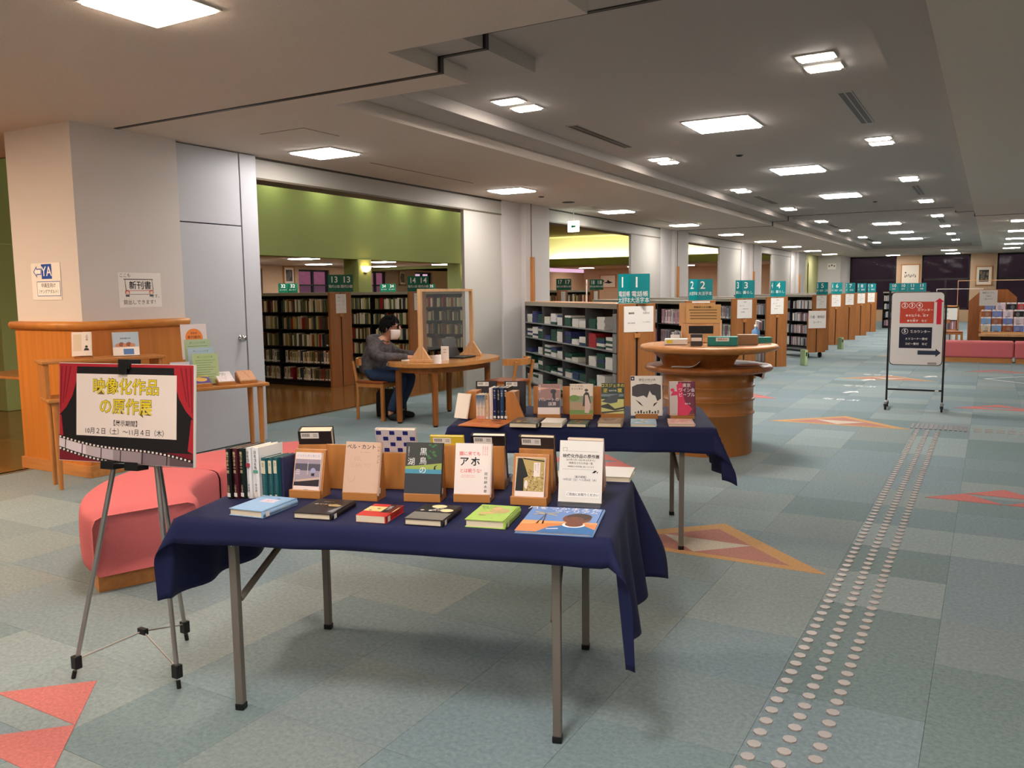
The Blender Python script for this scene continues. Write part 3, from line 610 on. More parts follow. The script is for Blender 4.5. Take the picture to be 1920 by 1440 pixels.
def spine_txt(title, c=(230, 230, 230), vert=True):
    def f(a, h, th, S):
        a.rect(.010, .030, -th * .38, th * .38, 0, S, .0005)
        a.text(title, min(th * .55, .016), h * .62, 0, 1, S, .0006, sx=1); return [PAPER, col(c, .6)]
    return f
def stand(label, M, w_, h=.165, dp=.085, lip=.03, group='book stands'):
    t = thing('book_stand', label, 'book stand', M=M, group=group)
    P = Matrix(((0, 0, 1, 0), (1, 0, 0, 0), (0, 1, 0, 0), (0, 0, 0, 1)))    # (x,y,z)->(z, x, y): profile in y,z extruded along x
    MB().prism([(.016, 0), (dp, 0), (dp, .012), (.075, h), (.062, h), (.020, .012), (.016, .012)], -w_ / 2, w_ / 2, 0, P).build('back_board', WOOD, t, bevel=.002)
    MB().prism([(0, 0), (.016, 0), (.016, lip), (0, lip)], -w_ / 2, w_ / 2, 0, P).build('front_lip', WOODH, t, bevel=.002)
    return t
LEAN = math.atan2(.042, .153)
def on_stand(M, th, dx=0, up=.012, roll=0):   # matrix of a book leaning on a stand with its front towards -y
    # lying frame: x right, y up the cover, z towards viewer
    return M @ T(dx, .021, up) @ RX(R(90) - LEAN) @ T(0, .002, 0.0015) @ RZ(R(roll))
def tloc(Mt, u, v, a=0, z=ZC): return Mt @ T(u, v, z) @ RZ(R(a))
def C(*rgb): return col(rgb, .45)
# ---- cover prints (x from -w/2 to w/2, y from 0 to h)
def art_josee(a, w_, h, M):
    x0, x1 = -w_ / 2 + .002, w_ / 2 - .002
    a.rect(x0, x1, .002, h - .002, 0, M); a.text('ジョゼと虎と魚たち', h * .075, 0, h * .91, 1, M, .0003, sx=.92)
    a.rect(x0, x1, h * .17, h * .83, 2, M, .0002); a.rect(x0, x1, h * .55, h * .72, 3, M, .0003); a.poly([(x0, h * .30), (x1, h * .40), (x1, h * .36), (x0 + w_ * .2, h * .26)], 4, M, .0004)
    a.poly([(x0, h * .17), (x1, h * .17), (x1, h * .34), (x0, h * .26)], 5, M, .00045); a.disc(w_ * .22, h * .55, w_ * .1, h * .07, 6, M, .0005); a.rect(w_ * .16, w_ * .28, h * .42, h * .5, 5, M, .0005); a.rect(0, w_ * .02, h * .45, h * .75, 7, M, .0005)
    for i in range(3): a.rect(x0 + w_ * .05, x0 + w_ * .2, h * (.45 + .05 * i), h * (.47 + .05 * i), 7, M, .0005)
    a.text('田辺聖子', h * .03, 0, h * .08, 5, M, .0003)
    return [C(240, 220, 214), C(150, 164, 196), C(168, 150, 160), C(92, 86, 98), C(216, 182, 158), C(44, 38, 44), C(168, 168, 196), C(220, 210, 210)]
def art_bel(a, w_, h, M):
    a.text('ベル・カント', h * .1, -.006, h * .9, 0, M, bold=.012, sx=.98); a.text('アン・パチェット', h * .026, .01, h * .80, 1, M)
    for i, s_ in enumerate(('BEL', 'CAN TO')): a.text(s_, h * .1, -w_ * .12 + i * w_ * .1, h * (.68 - .13 * i), 2, M)
    a.disc(-w_ * .28, h * .33, w_ * .12, w_ * .12, 2, M, n=20); a.disc(-w_ * .28, h * .34, w_ * .105, w_ * .12, 3, M, .0002, n=20)
    a.text('早川書房', h * .022, -.01, h * .04, 1, M); a.text('ベル・カント', .011, w_ * .45, h * .9, 0, M, vert=True)
    return [C(34, 24, 24), C(120, 92, 84), C(206, 166, 142), C(218, 180, 156)]
def art_swan(a, w_, h, M):
    x0, x1 = -w_ / 2, w_ / 2
    a.rect(x0, x1, h * .0, h * .5, 1, M, .0001); a.rect(x0, x1, h * .42, h * .5, 2, M, .0002); a.poly([(x0, h * .5), (x1, h * .5), (x1, h * .62), (x0 + w_ * .5, h * .58), (x0, h * .55)], 3, M, .0003)
    for i in range(26): a.disc(rnd.uniform(.0, .46) * w_, h * rnd.uniform(.66, .97), w_ * .05, h * .02, 4 + i % 2, M, .0002 + i * 1e-5, n=6, a0=i)
    a.text('黒鳥の', h * .15, -.002, h * .82, 6, M, .0008, vert=True, line=1.15); a.text('湖', h * .15, -w_ * .34, h * .63, 6, M, .0008)
    a.poly([(w_ * .28, h * .5), (w_ * .3, h * .56), (w_ * .4, h * .59), (w_ * .33, h * .55), (w_ * .34, h * .5)], 7, M, .0006); a.text('宇佐美まこと', h * .03, -w_ * .42, h * .9, 6, M, .0006, vert=True)
    return [C(60, 60, 56), C(52, 54, 60), C(74, 148, 172), C(158, 172, 80), C(66, 112, 64), C(44, 74, 52), C(236, 236, 230), C(30, 30, 24)]
def art_aho(a, w_, h, M):
    a.text('頭に来ても', h * .083, -.012, h * .80, 0, M, bold=.01); a.text('アホ', h * .19, -.012, h * .645, 1, M, bold=.018, sx=1.0, space=1.25); a.text('とは戦うな!', h * .083, -.008, h * .48, 0, M, bold=.01, sx=.95)
    a.text('Mustard seed the story of', h * .024, -.016, h * .40, 0, M); a.text('human condition or powers', h * .024, -.016, h * .37, 0, M)
    a.text('田村耕太郎', h * .062, w_ * .37, h * .43, 1, M, vert=True, line=1.3, bold=.01)
    for i in range(3): a.text('人間関係を思い通り', h * .022, w_ * (.27 + .06 * i), h * .95, 0, M, vert=True)
    return [C(226, 88, 92), C(24, 22, 24)]
def art_gold(a, w_, h, M):
    x0, x1 = -w_ / 2 + .002, w_ / 2 - .002
    a.rect(x0, x1, h * .2, h - .002, 0, M); a.rect(x0, x1, .002, h * .2, 1, M); a.poly([(x0, h * .2), (x0 + w_ * .28, h * .2), (x0 + w_ * .27, h * .5), (x0 + w_ * .42, h * .55), (x0 + w_ * .2, h * .97), (x0 + w_ * .05, h * .97)], 2, M, .0003)
    for i in range(60): a.disc(rnd.uniform(-.12, .46) * w_, h * rnd.uniform(.22, .7), w_ * rnd.uniform(.015, .035), w_ * rnd.uniform(.015, .03), 3 + i % 3, M, .0002 + i * 3e-6, n=6, a0=i)
    a.disc(-w_ * .12, h * .36, w_ * .06, h * .1, 1, M, .0006); a.poly([(x0 + w_ * .25, h * .95), (x1, h * .9), (x1, h * .93), (x0 + w_ * .2, h * .98)], 2, M, .0005)
    a.rect(w_ * .12, w_ * .34, h * .55, h * .88, 1, M, .0006); a.text('愛がなんだ', h * .045, w_ * .27, h * .84, 6, M, .0008, vert=True); a.text('角田光代', h * .04, w_ * .18, h * .82, 6, M, .0008, vert=True)
    return [C(186, 158, 94), C(240, 222, 214), C(22, 18, 16), C(120, 84, 44), C(216, 196, 150), C(150, 116, 62), C(150, 130, 130)]
def art_blue(a, w_, h, M):
    a.rect(-w_ * .22, w_ * .22, h * .56, h * .78, 0, M); a.text('恋文', h * .07, 0, h * .66, 1, M, .0003, bold=.01); a.poly([(w_ * .05, h * .8), (w_ * .2, h * .82), (w_ * .1, h * .86)], 2, M, .0003); return [C(226, 212, 226), C(210, 92, 110), C(50, 50, 60)]
def art_dark(a, w_, h, M):
    a.text('あやかし', h * .09, -w_ * .12, h * .62, 0, M, sx=1); a.text('長編時代小説', h * .035, -w_ * .1, h * .8, 0, M)
    a.poly([(w_ * .02, h * .6), (w_ * .2, h * .66), (w_ * .4, h * .58), (w_ * .36, h * .5), (w_ * .1, h * .5)], 1, M, .0002); a.poly([(w_ * .3, h * .15), (w_ * .46, h * .1), (w_ * .46, h * .6), (w_ * .4, h * .5)], 2, M, .0002); return [C(214, 196, 166), C(176, 152, 104), C(120, 120, 126)]
def art_red(a, w_, h, M):
    x0, x1 = -w_ / 2, w_ / 2; a.rect(x0, x1, h * .38, h * .78, 0, M); a.rect(w_ * .1, w_ * .3, h * .32, h * .98, 1, M, .0002); a.rect(w_ * .3, x1 - .004, h * .32, h * .98, 2, M, .0002); a.text('空飛ぶ', h * .11, w_ * .2, h * .8, 3, M, .0004, vert=True); a.disc(-w_ * .1, h * .6, w_ * .06, h * .04, 2, M, .0003); a.disc(-w_ * .3, h * .45, w_ * .05, h * .03, 2, M, .0003)
    return [C(232, 206, 140), C(26, 22, 22), C(96, 34, 30), C(240, 236, 230)]
def art_moon(a, w_, h, M):
    x0, x1 = -w_ / 2, w_ / 2; a.rect(x0 + .002, x1, .002, h * .45, 0, M); a.disc(-w_ * .02, h * .86, w_ * .2, h * .11, 1, M, .0002); a.disc(w_ * .3, h * .62, w_ * .17, h * .1, 1, M, .0002)
    for x in (-.34, -.12): a.disc(w_ * x, h * .58, w_ * .05, h * .035, 2, M, .0002)
    a.text('月の', h * .09, w_ * .06, h * .7, 2, M, .0004, bold=.01); a.text('満ち', h * .09, w_ * .03, h * .6, 2, M, .0004, bold=.01); return [C(130, 124, 116), C(250, 226, 172), C(236, 230, 216)]
def art_green(a, w_, h, M):
    a.disc(w_ * .12, h * .62, w_ * .26, h * .16, 0, M); a.disc(0, h * .78, w_ * .12, h * .1, 1, M, .0002); a.disc(-w_ * .15, h * .45, w_ * .2, h * .07, 1, M, .00015); a.disc(-w_ * .2, h * .3, w_ * .1, h * .03, 2, M, .0002); a.text('のはらの', h * .075, -w_ * .26, h * .86, 3, M, .0003); a.text('うた', h * .075, -w_ * .3, h * .76, 3, M, .0003)
    for i in range(14): a.disc(rnd.uniform(-.45, .45) * w_, h * rnd.uniform(.05, .95), w_ * .03, h * .02, 4, M, .0001, n=6)
    return [C(196, 168, 110), C(214, 178, 122), C(176, 140, 96), C(52, 60, 26), C(150, 186, 70)]
def art_wind(a, w_, h, M):
    x0, x1 = -w_ / 2, w_ / 2; a.rect(x0, x1, 0, h * .42, 0, M); a.poly([(x0, h * .25), (x0 + w_ * .4, h * .34), (x1, h * .36), (x1, h * .42), (x0, h * .42)], 1, M, .0002)
    for s_ in (-1, 1): a.poly([(-w_ * .25 - w_ * .16, h * (.72 + .06 * s_)), (-w_ * .25 + w_ * .16, h * (.72 - .06 * s_)), (-w_ * .25 + w_ * .16, h * (.69 - .06 * s_)), (-w_ * .25 - w_ * .16, h * (.69 + .06 * s_))], 2, M, .0003)
    a.poly([(-w_ * .3, h * .3), (-w_ * .28, h * .3), (-w_ * .245, h * .7), (-w_ * .255, h * .7)], 3, M, .0002); a.poly([(-w_ * .2, h * .3), (-w_ * .22, h * .3), (-w_ * .255, h * .7), (-w_ * .245, h * .7)], 3, M, .0002)
    a.poly([(-w_ * .22, 0), (-w_ * .1, h * .2), (w_ * .12, h * .3), (w_ * .32, h * .3), (x1, h * .15), (x1, 0)], 4, M, .0004); a.disc(w_ * .2, h * .3, w_ * .15, h * .1, 5, M, .0005); a.disc(w_ * .2, h * .33, w_ * .12, h * .1, 6, M, .0006); a.disc(w_ * .2, h * .55, w_ * .19, h * .2, 6, M, .0007, n=24); a.disc(w_ * .22, h * .62, w_ * .17, h * .14, 7, M, .0008, n=20); a.disc(w_ * .17, h * .5, w_ * .13, h * .12, 6, M, .0009, n=20)
    for x in (.1, .24): a.disc(w_ * x, h * .53, w_ * .02, h * .015, 3, M, .001, n=8)
    a.text('風をつかまえた', h * .12, -w_ * .04, h * .92, 5, M, .0012, bold=.014); a.text('ウィリアム', h * .1, w_ * .14, h * .81, 5, M, .0012, bold=.014); a.poly([(-w_ * .12, h * .1), (w_ * .03, h * .13), (w_ * .03, h * .16), (-w_ * .12, h * .12)], 5, M, .0008)
    return [C(222, 138, 74), C(236, 170, 110), C(206, 186, 140), C(60, 56, 80), C(40, 110, 172), C(246, 246, 250), C(122, 66, 42), C(66, 40, 30)]
# ---- table one, front row lying flat
F1 = 'books lying along the front edge of the table beside the easel'
def flat(Mt, u, v, a, w_, h, th, cov, art, label, hard=True, grp=None, spine=STK): return book(label, w_, h, th, cov, tloc(Mt, u, v, a), art, spine, hard, grp)
flat(T1, -.497, -.385, -9, .140, .192, .024, C(150, 186, 222), art_blue, 'light blue hardback lying flat below the row of upright spines', spine=spine_txt('恋文の日'))
flat(T1, -.258, -.378, -2, .140, .192, .021, C(34, 28, 28), art_dark, 'black hardback with gold picture lying flat below the framed photo book')
flat(T1, -.047, -.382, -3, .108, .15, .023, C(206, 50, 44), art_red, 'small red and yellow paperback lying flat', False, spine=spine_txt('空飛ぶ', (60, 50, 50)))
flat(T1, .135, -.39, -3, .132, .19, .022, C(38, 34, 34), art_moon, 'black hardback with pale round moons lying flat', spine=spine_txt('月の満ち欠け', (60, 50, 50)))
flat(T1, .338, -.38, -3, .134, .19, .026, C(170, 206, 92), art_green, 'lime green hardback with animal picture lying flat')
flat(T1, .565, -.42, -1, .245, .30, .009, C(112, 152, 212), art_wind, 'large blue and orange picture book with a child on its cover lying flat', spine=None)
# ---- table one, front row on stands
def shown(Mt, u, v, a, sw, w_, h, th, cov, art, lb, ls, hard=True, dx=0, sh=.165, roll=0, spine=STK, lip=.03):
    Ms = tloc(Mt, u, v, a); stand(ls, Ms, sw, sh, lip=lip); return book(lb, w_, h, th, cov, on_stand(Ms, th, dx, .0135 if lip < .04 else .0135, roll), art, spine, hard)
shown(T1, -.414, -.117, -2, .125, .106, .150, .012, C(240, 220, 214), art_josee, 'paperback with a grey room photo on its cover on a wooden stand', 'wooden book stand holding the room photo paperback', False, sh=.172)
shown(T1, -.197, -.117, -1, .135, .136, .194, .02, C(218, 180, 156), art_bel, 'tan book with large black title on a wooden stand', 'wooden book stand under the tan book', spine=spine_txt('ベル・カント', (40, 30, 30)))
shown(T1, .033, -.096, 2, .135, .136, .194, .02, C(60, 60, 56), art_swan, 'dark green book with a blue lake and white title on a wooden stand', 'wooden book stand under the dark lake book')
shown(T1, .212, -.074, 3, .133, .132, .192, .018, C(244, 228, 220), art_aho, 'white book with bold red and black title on a wooden stand', 'wooden book stand under the white red-titled book')
shown(T1, .42, -.082, -2, .13, .106, .150, .012, C(240, 222, 214), art_gold, 'small paperback with black sleeve and gold beads on its cover', 'wooden book stand framing the gold paperback', False, sh=.172)
# back row, turned away
def back_art(c, code=True):
    def f(a, w_, h, M):
        if code:
            a.rect(-w_ * .42, w_ * .12, h * .84, h * .97, 0, M)
            for i in range(14): a.rect(-w_ * .38 + i * .0022, -w_ * .38 + i * .0022 + (.0008 if i % 3 else .0016), h * .88, h * .95, 1, M, .0003)
            for i in range(3): a.rect(-w_ * .05, w_ * .08, h * (.88 + .025 * i), h * (.887 + .025 * i), 1, M, .0003)
        return [PAPER, INK]
    return f
def art_check(a, w_, h, M):
    for i in range(6):
        for j in range(9):
            if (i + j) % 2 == 0: a.rect(-w_ / 2 + w_ * (i + .12) / 6, -w_ / 2 + w_ * (i + .88) / 6, h * (j + .12) / 9, h * (j + .8) / 9, 0, M)
            else: a.disc(-w_ / 2 + w_ * (i + .5) / 6, h * (j + .5) / 9, w_ * .035, h * .012, 1, M, n=6, a0=j)
    return [C(30, 38, 110), C(206, 200, 206)]
def turned(Mt, u, v, a, sw, w_, h, th, cov, art, lb, ls, sh=.165, up=.0135, pages=PAGES, dx=0):
    Ms = tloc(Mt, u, v, a + 180); stand(ls, Ms, sw, sh)
    Mb = on_stand(Ms, th, dx, up) ; t = thing('book', lb, 'book', M=Mb)
    book_parts(t, w_, h, th, cov, None, None, True, pages)
    a_ = MB(); mats = art(a_, w_, h, T(0, 0, -.0004) @ RY(R(180))); a_.build('back_print', mats, t)
WP = PAGES
turned(T1, -.50, .20, 12, .13, .132, .192, .05, C(40, 34, 38), back_art(0), 'thick black book with cream pages turned to the far side on a stand', 'wooden book stand behind the upright spines', sh=.155, up=.02)
Ms = tloc(T1, -.34, .13, 180); stand('empty wooden book stand behind the room photo paperback', Ms, .125, .172)
turned(T1, -.135, .16, 4, .12, .158, .215, .022, C(206, 196, 196), art_check, 'white book patterned with navy squares turned to the far side', 'wooden book stand behind the tan book', sh=.14, up=.02)
turned(T1, .055, .21, 3, .12, .13, .19, .016, C(222, 196, 60), back_art(0), 'yellow book turned to the far side on a stand', 'wooden book stand behind the lake book')
turned(T1, .215, .22, 3, .13, .132, .195, .03, C(34, 30, 32), back_art(0), 'black book with white pages turned to the far side', 'wooden book stand behind the white red-titled book', pages=col((240, 232, 214), .8))
turned(T1, .415, .19, -2, .13, .134, .2, .028, C(58, 46, 44), back_art(0), 'brown hardback with barcode turned to the far side', 'wooden book stand behind the gold paperback')
turned(T1, .60, .20, -4, .12, .132, .192, .02, C(228, 206, 196), back_art(0), 'pale pink book with barcode turned to the far side', 'wooden book stand behind the white flyer')
FB = 'books lying along the far edge of the table beside the easel'
for u, v, th, c, lb in ((-.06, .30, .02, (240, 234, 226), 'white book lying flat behind the lake book'), (.28, .27, .022, (170, 182, 206), 'pale blue patterned book lying flat behind the stands'), (.45, .30, .02, (226, 210, 176), 'cream book lying flat behind the brown hardback'), (.62, .34, .02, (236, 230, 222), 'white book lying flat beside the far corner of the cloth'), (-.22, .30, .018, (70, 150, 110), 'green book lying flat behind the tan book')):
    book(lb, .13, .19, th, col(c, .5), tloc(T1, u + .065, v + .19, 178), None, None)
# upright row of spines at the left
def upright(Mt, u, v, a, w_, h, th, cov, label, art=None, lean=0, group=None):
    # spine (+x of the lying book) turned to -y: book stands on its lower edge
    Mb = tloc(Mt, u, v, a) @ RY(R(lean)) @ Matrix(((0, 0, 1, 0), (-1, 0, 0, 0), (0, 1, 0, 0), (0, 0, 0, 1))) @ T(-w_ / 2, 0, -th / 2)
    t = thing('book', label, 'book', M=Mb, group=group); book_parts(t, w_, h, th, cov, None, None)
    if art:
        b = MB(); S = T(w_ / 2 + .0045, 0, th / 2) @ Matrix(((0, 0, 1, 0), (0, 1, 0, 0), (-1, 0, 0, 0), (0, 0, 0, 1)))   # panel x-> -z (right), y->up
        mats = art(b, th, h, S); b.build('spine_print', mats, t)
def sp_art(title, auth, c, top=None, box=True):
    def f(b, th, h, S):
        if top: b.rect(-th * .44, th * .44, h * top[0], h * top[1], 2, S, .0001)
        b.text(title, min(th * .62, .014), 0, h * .9, 0, S, .0003, vert=True, line=1.05, bold=.012); b.text(auth, min(th * .42, .010), 0, h * .26, 0, S, .0003, vert=True, line=1.05)
        b.rect(-th * .36, th * .36, h * .04, h * .12, 1, S, .0004); return [col(c, .5), PAPER, col(top[2], .5) if top else PAPER]
    return f
def sp_teal(b, th, h, S):
    b.rect(-th * .48, th * .48, h * .62, h * .94, 0, S, .0002); b.text('蜜蜂', th * .4, 0, h * .86, 1, S, .0004, vert=True); b.rect(-th * .3, th * .3, h * .03, h * .1, 0, S, .0003)
    for i in range(10):
        for k in (-.25, .15): b.poly([(th * k, h * (.13 + .047 * i)), (th * (k + .16), h * (.15 + .047 * i)), (th * (k + .2), h * (.165 + .047 * i)), (th * (k + .02), h * (.145 + .047 * i))], 2, S, .0003)
    return [C(226, 214, 184), C(120, 110, 90), C(160, 190, 190)]
ROW = [(-.688, .188, .021, (16, 14, 16), '華麗なる一族', '山崎豊子', (226, 206, 150), None, 'black hardback with gold lettering on its spine in the upright row'),
       (-.664, .188, .021, (74, 20, 32), '華麗なる一族', '山崎豊子', (222, 196, 150), None, 'maroon hardback with gold lettering on its spine in the upright row'),
       (-.640, .188, .021, (14, 30, 26), '華麗なる一族', '山崎豊子', (224, 206, 160), None, 'dark green-black hardback with gold lettering in the upright row'),
       (-.616, .19, .022, (236, 232, 232), '引き抜き屋', '雫井脩介', (60, 60, 66), (.62, .70, (206, 70, 90)), 'white hardback with pink mark on its spine in the upright row'),
       (-.590, .19, .026, (240, 236, 234), '引き抜き屋', '雫井脩介', (60, 60, 66), (.5, .56, (90, 160, 140)), 'white hardback with green mark on its spine in the upright row')]
for i, (u, h, th, c, ti, au, tc_, top, lb) in enumerate(ROW): upright(T1, u, -.165 + i * .006, -14, .13, h, th, col(c, .4), lb, sp_art(ti, au, tc_, top))
for i, u in enumerate((-.559, -.535, -.517)): upright(T1, u, -.142 + i * .006, -14, .106, .152, .0225 if i == 0 else .016, C(34, 92, 98), ['thick', 'thin middle', 'last'][i] + ' teal patterned paperback with cream spine top in the upright row', sp_teal)
upright(T1, -.498, -.118, -14, .106, .152, .014, C(44, 46, 80), 'dark indigo paperback with white wrap at the end of the upright row', None)
# ---- flyer in a clear stand
fl = thing('flyer', 'stack of white exhibition flyers with black lettering', 'flyer', M=tloc(T1, .60, -.02, -3) @ T(0, -.032, .012) @ RX(R(90 - 12)))
MB().bx(-.077, .077, 0, .215, 0, .006).build('paper_stack', PAPER, fl); b = MB(); W_, h = .154, .215
b.text('映像化作品の原作展', .0145, 0, .16, 0, None, .0065, bold=.014); b.text('2019年11月～2021年10月までに', .0075, 0, .147, 0, None, .0065); b.text('映像化された作品一覧', .0085, 0, .136, 0, None, .0065); b.text('※映画化の年月順に並んでいます', .0065, 0, .124, 0, None, .0065)
b.text('〔展示期間〕', .009, 0, .088, 0, None, .0065); b.text('10月2日（土）～11月4日（木）', .009, 0, .078, 0, None, .0065)
for q in ((-.055, .06, .1775, .1783), (-.065, .05, .1145, .1152), (-.065, -.0505, .178, .179), (-.065, -.064, .178, .19), (-.065, -.05, .189, .19), (-.051, -.05, .178, .19)): b.rect(*q, 1, None, .0065)
b.poly([(.04, .104), (.05, .113), (.058, .112), (.05, .104)], 0, None, .0065); b.poly([(.056, .106), (.062, .11), (.06, .103)], 0, None, .0066)
b.rect(-.05, .068, .018, .036, 2, None, .0068); b.text('ご自由にお取りください', .0105, .009, .027, 0, None, .0072, bold=.01); b.build('lettering', [INK, col((150, 144, 140), .7), col((250, 246, 240), .6)], fl)
fs = thing('flyer_stand', 'clear acrylic stand holding the white flyers', 'stand', M=tloc(T1, .60, -.02, -3)); MB().bx(-.075, .075, -.06, .05, 0, .004).bx(-.075, .075, -.06, -.056, .004, .02).build('base_plate', ACRYL, fs); MB().bx(-.07, .07, 0, .003, 0, .17, 0, T(0, -.022, .004) @ RX(R(-12))).build('back_plate', ACRYL, fs)

# ---- table two
def art_pareto(a, w_, h, M):
    x0, x1 = -w_ / 2, w_ / 2; a.rect(x0, x1, h * .26, h, 0, M); a.poly([(x0, h * .8), (x0 + w_ * .5, h * .86), (x1, h * .8), (x1, h * .84), (x0, h * .9)], 1, M, .0002); a.rect(x0, x1, h * .26, h * .5, 2, M, .0002); a.disc(w_ * .2, h * .76, w_ * .13, h * .08, 3, M, .0003); a.poly([(w_ * .14, h * .5), (w_ * .3, h * .5), (w_ * .27, h * .75), (w_ * .16, h * .72)], 3, M, .0003); a.rect(x0, x1, 0, h * .26, 4, M, .0002)
    a.text('パレートの', h * .13, 0, h * .50, 4, M, .0006, sx=.98); a.text('誤算', h * .13, w_ * .15, h * .36, 4, M, .0006); a.text('柚月裕子', h * .06, -w_ * .42, h * .93, 4, M, .0006, vert=True); return [C(158, 118, 112), C(220, 172, 150), C(66, 58, 72), C(48, 42, 52), C(236, 218, 212)]
def art_anya(a, w_, h, M):
    x0, x1 = -w_ / 2, w_ / 2; a.rect(x0, x1, h * .4, h * .62, 0, M); a.rect(x0, x1, h * .0, h * .2, 1, M); a.rect(x0, x1, h * .18, h * .42, 2, M, .0001); a.disc(-w_ * .3, h * .55, w_ * .22, h * .1, 1, M, .0002)
    a.disc(w_ * .22, h * .8, w_ * .08, h * .04, 3, M, .0003); a.poly([(w_ * .06, h * .3), (w_ * .1, h * .66), (w_ * .2, h * .75), (w_ * .32, h * .72), (w_ * .42, h * .4), (w_ * .3, h * .3)], 3, M, .0003); a.poly([(w_ * .15, h * .1), (w_ * .16, h * .65), (w_ * .28, h * .65), (w_ * .4, h * .35), (w_ * .38, h * .2), (w_ * .32, h * .08)], 4, M, .0004)
    a.text('アーニャは、', h * .085, -w_ * .18, h * .93, 5, M, .0003); a.text('きっと来る', h * .075, -w_ * .18, h * .84, 5, M, .0003); return [C(140, 150, 110), C(110, 142, 60), C(176, 146, 110), C(58, 48, 46), C(214, 186, 172), C(70, 50, 44)]
def art_ros(a, w_, h, M):
    x0, x1 = -w_ / 2, w_ / 2; a.rect(x0, x1, 0, h * .5, 0, M); a.poly([(x0, h * .3), (x0 + w_ * .3, h * .36), (w_ * .1, h * .2), (x1, h * .26), (x1, h * .2), (w_ * .1, h * .14), (x0, h * .24)], 1, M, .0002); a.poly([(x0, h * .1), (x1, h * .16), (x1, h * .13), (x0, h * .04)], 1, M, .0002); a.poly([(x0, h * .42), (x0 + w_ * .4, h * .6), (w_ * .3, h * .66), (w_ * .2, h * .4), (x0 + w_ * .4, h * .36)], 2, M, .0003); a.rect(x0, x1, h * .58, h * .66, 3, M, .0001)
    a.text('ロスジェネの', h * .125, 0, h * .92, 4, M, .0005, bold=.014, sx=.98); a.text('逆', h * .14, -w_ * .32, h * .76, 4, M, .0005, bold=.014); a.text('襲', h * .14, w_ * .32, h * .76, 4, M, .0005, bold=.014); a.text('池井戸潤', h * .06, 0, h * .76, 5, M, .0005); return [C(206, 204, 122), C(48, 50, 46), C(70, 74, 80), C(120, 136, 140), C(226, 200, 60), C(236, 236, 230)]
def art_wolf(a, w_, h, M):
    x0, x1 = -w_ / 2, w_ / 2; z = [(-.46, .5), (-.46, .72), (-.3, .78), (-.1, .8), (.1, .78), (.3, .8), (.46, .76), (.46, .42), (.34, .36), (.28, .5), (.18, .52), (.1, .62), (.02, .44), (-.1, .5), (-.3, .46)]
    a.poly([(w_ * p[0], h * p[1]) for p in z], 0, M); a.poly([(-w_ * .36, h * .4), (-w_ * .2, h * .32), (-w_ * .1, h * .22), (-w_ * .22, h * .28)], 1, M, .0002); a.poly([(w_ * .36, h * .34), (w_ * .24, h * .3), (w_ * .2, h * .22), (w_ * .26, h * .25)], 1, M, .0002); a.rect(x0, x0 + w_ * .12, h * .88, h * .985, 2, M, .0002); a.disc(x0 + w_ * .06, h * .93, w_ * .03, h * .02, 3, M, .0004, n=8)
    a.text('野生の呼び声', h * .07, w_ * .03, h * .89, 1, M, .0003); a.text('THE CALL OF THE WILD', h * .022, w_ * .03, h * .84, 1, M, .0003)
    for i in range(9): a.rect(x0 + w_ * (.12 + .09 * i), x0 + w_ * (.12 + .09 * i) + w_ * .05, h * .05, h * (.09 + .02 * (i % 3)), 1 if i % 4 else 4, M, .0003)
    return [C(64, 58, 62), C(36, 32, 34), C(46, 50, 78), C(226, 226, 230), C(96, 130, 70)]
def art_wine(a, w_, h, M):
    x0, x1 = -w_ / 2, w_ / 2; a.rect(x0, x0 + w_ * .34, 0, h, 0, M); a.poly([(-w_ * .2, 0), (-w_ * .18, h * .45), (-w_ * .22, h * .9), (-w_ * .05, h * .98), (w_ * .05, h * .9), (0, h * .7), (w_ * .1, h * .4), (w_ * .38, h * .2), (w_ * .2, 0)], 1, M, .0002); a.disc(-w_ * .38, h * .75, w_ * .08, h * .05, 1, M, .0003); a.poly([(-w_ * .46, h * .58), (-w_ * .2, h * .6), (-w_ * .18, h * .7), (-w_ * .36, h * .72)], 1, M, .0003)
    for i, s_ in enumerate(('東京', 'ワイン会', 'ピープル')): a.text(s_, h * .125, w_ * .17, h * (.88 - .14 * i), 2, M, .0005, sx=.95, bold=.008)
    a.text('樹林 伸', h * .05, w_ * .2, h * .34, 2, M, .0005); return [C(206, 190, 186), C(226, 46, 92), C(244, 232, 230)]
def art_blob(cs, title=None, seed=0):
    def f(a, w_, h, M):
        q = random.Random(seed)
        for i in range(12): a.disc(q.uniform(-.36, .36) * w_, h * q.uniform(.12, .88), w_ * q.uniform(.05, .13), h * q.uniform(.04, .11), i % len(cs), M, 1e-5 * i, n=9, a0=i)
        if title: a.text(title, h * .08, 0, h * .8, len(cs), M, .0003)
        return [col(c, .45) for c in cs] + [INK]
    return f
flat(T2, -.55, -.475, -12, .245, .25, .006, C(214, 128, 66), art_blob([(206, 90, 50), (110, 50, 30), (226, 150, 80)], None, 3), 'thin orange picture book lying flat below the bookends', spine=None)
flat(T2, -.295, -.485, -6, .16, .215, .026, C(70, 62, 52), art_blob([(150, 120, 60), (110, 70, 50), (60, 80, 60), (190, 150, 70)], None, 4), 'dark collage covered book lying flat beside the orange picture book')
flat(T2, -.14, -.458, -4, .118, .175, .026, C(236, 226, 216), None, 'small thick white book lying flat on the table beside the counter')
flat(T2, .0, -.44, -4, .11, .155, .016, C(56, 80, 52), art_blob([(170, 90, 60), (80, 110, 60), (40, 56, 40)], None, 5), 'dark green paperback lying flat below the girl-in-cape book', False)
flat(T2, .18, -.43, -2, .135, .19, .024, C(150, 120, 98), art_blob([(120, 90, 74), (180, 146, 120)], None, 6), 'tan photo covered book lying flat below the yellow-titled book')
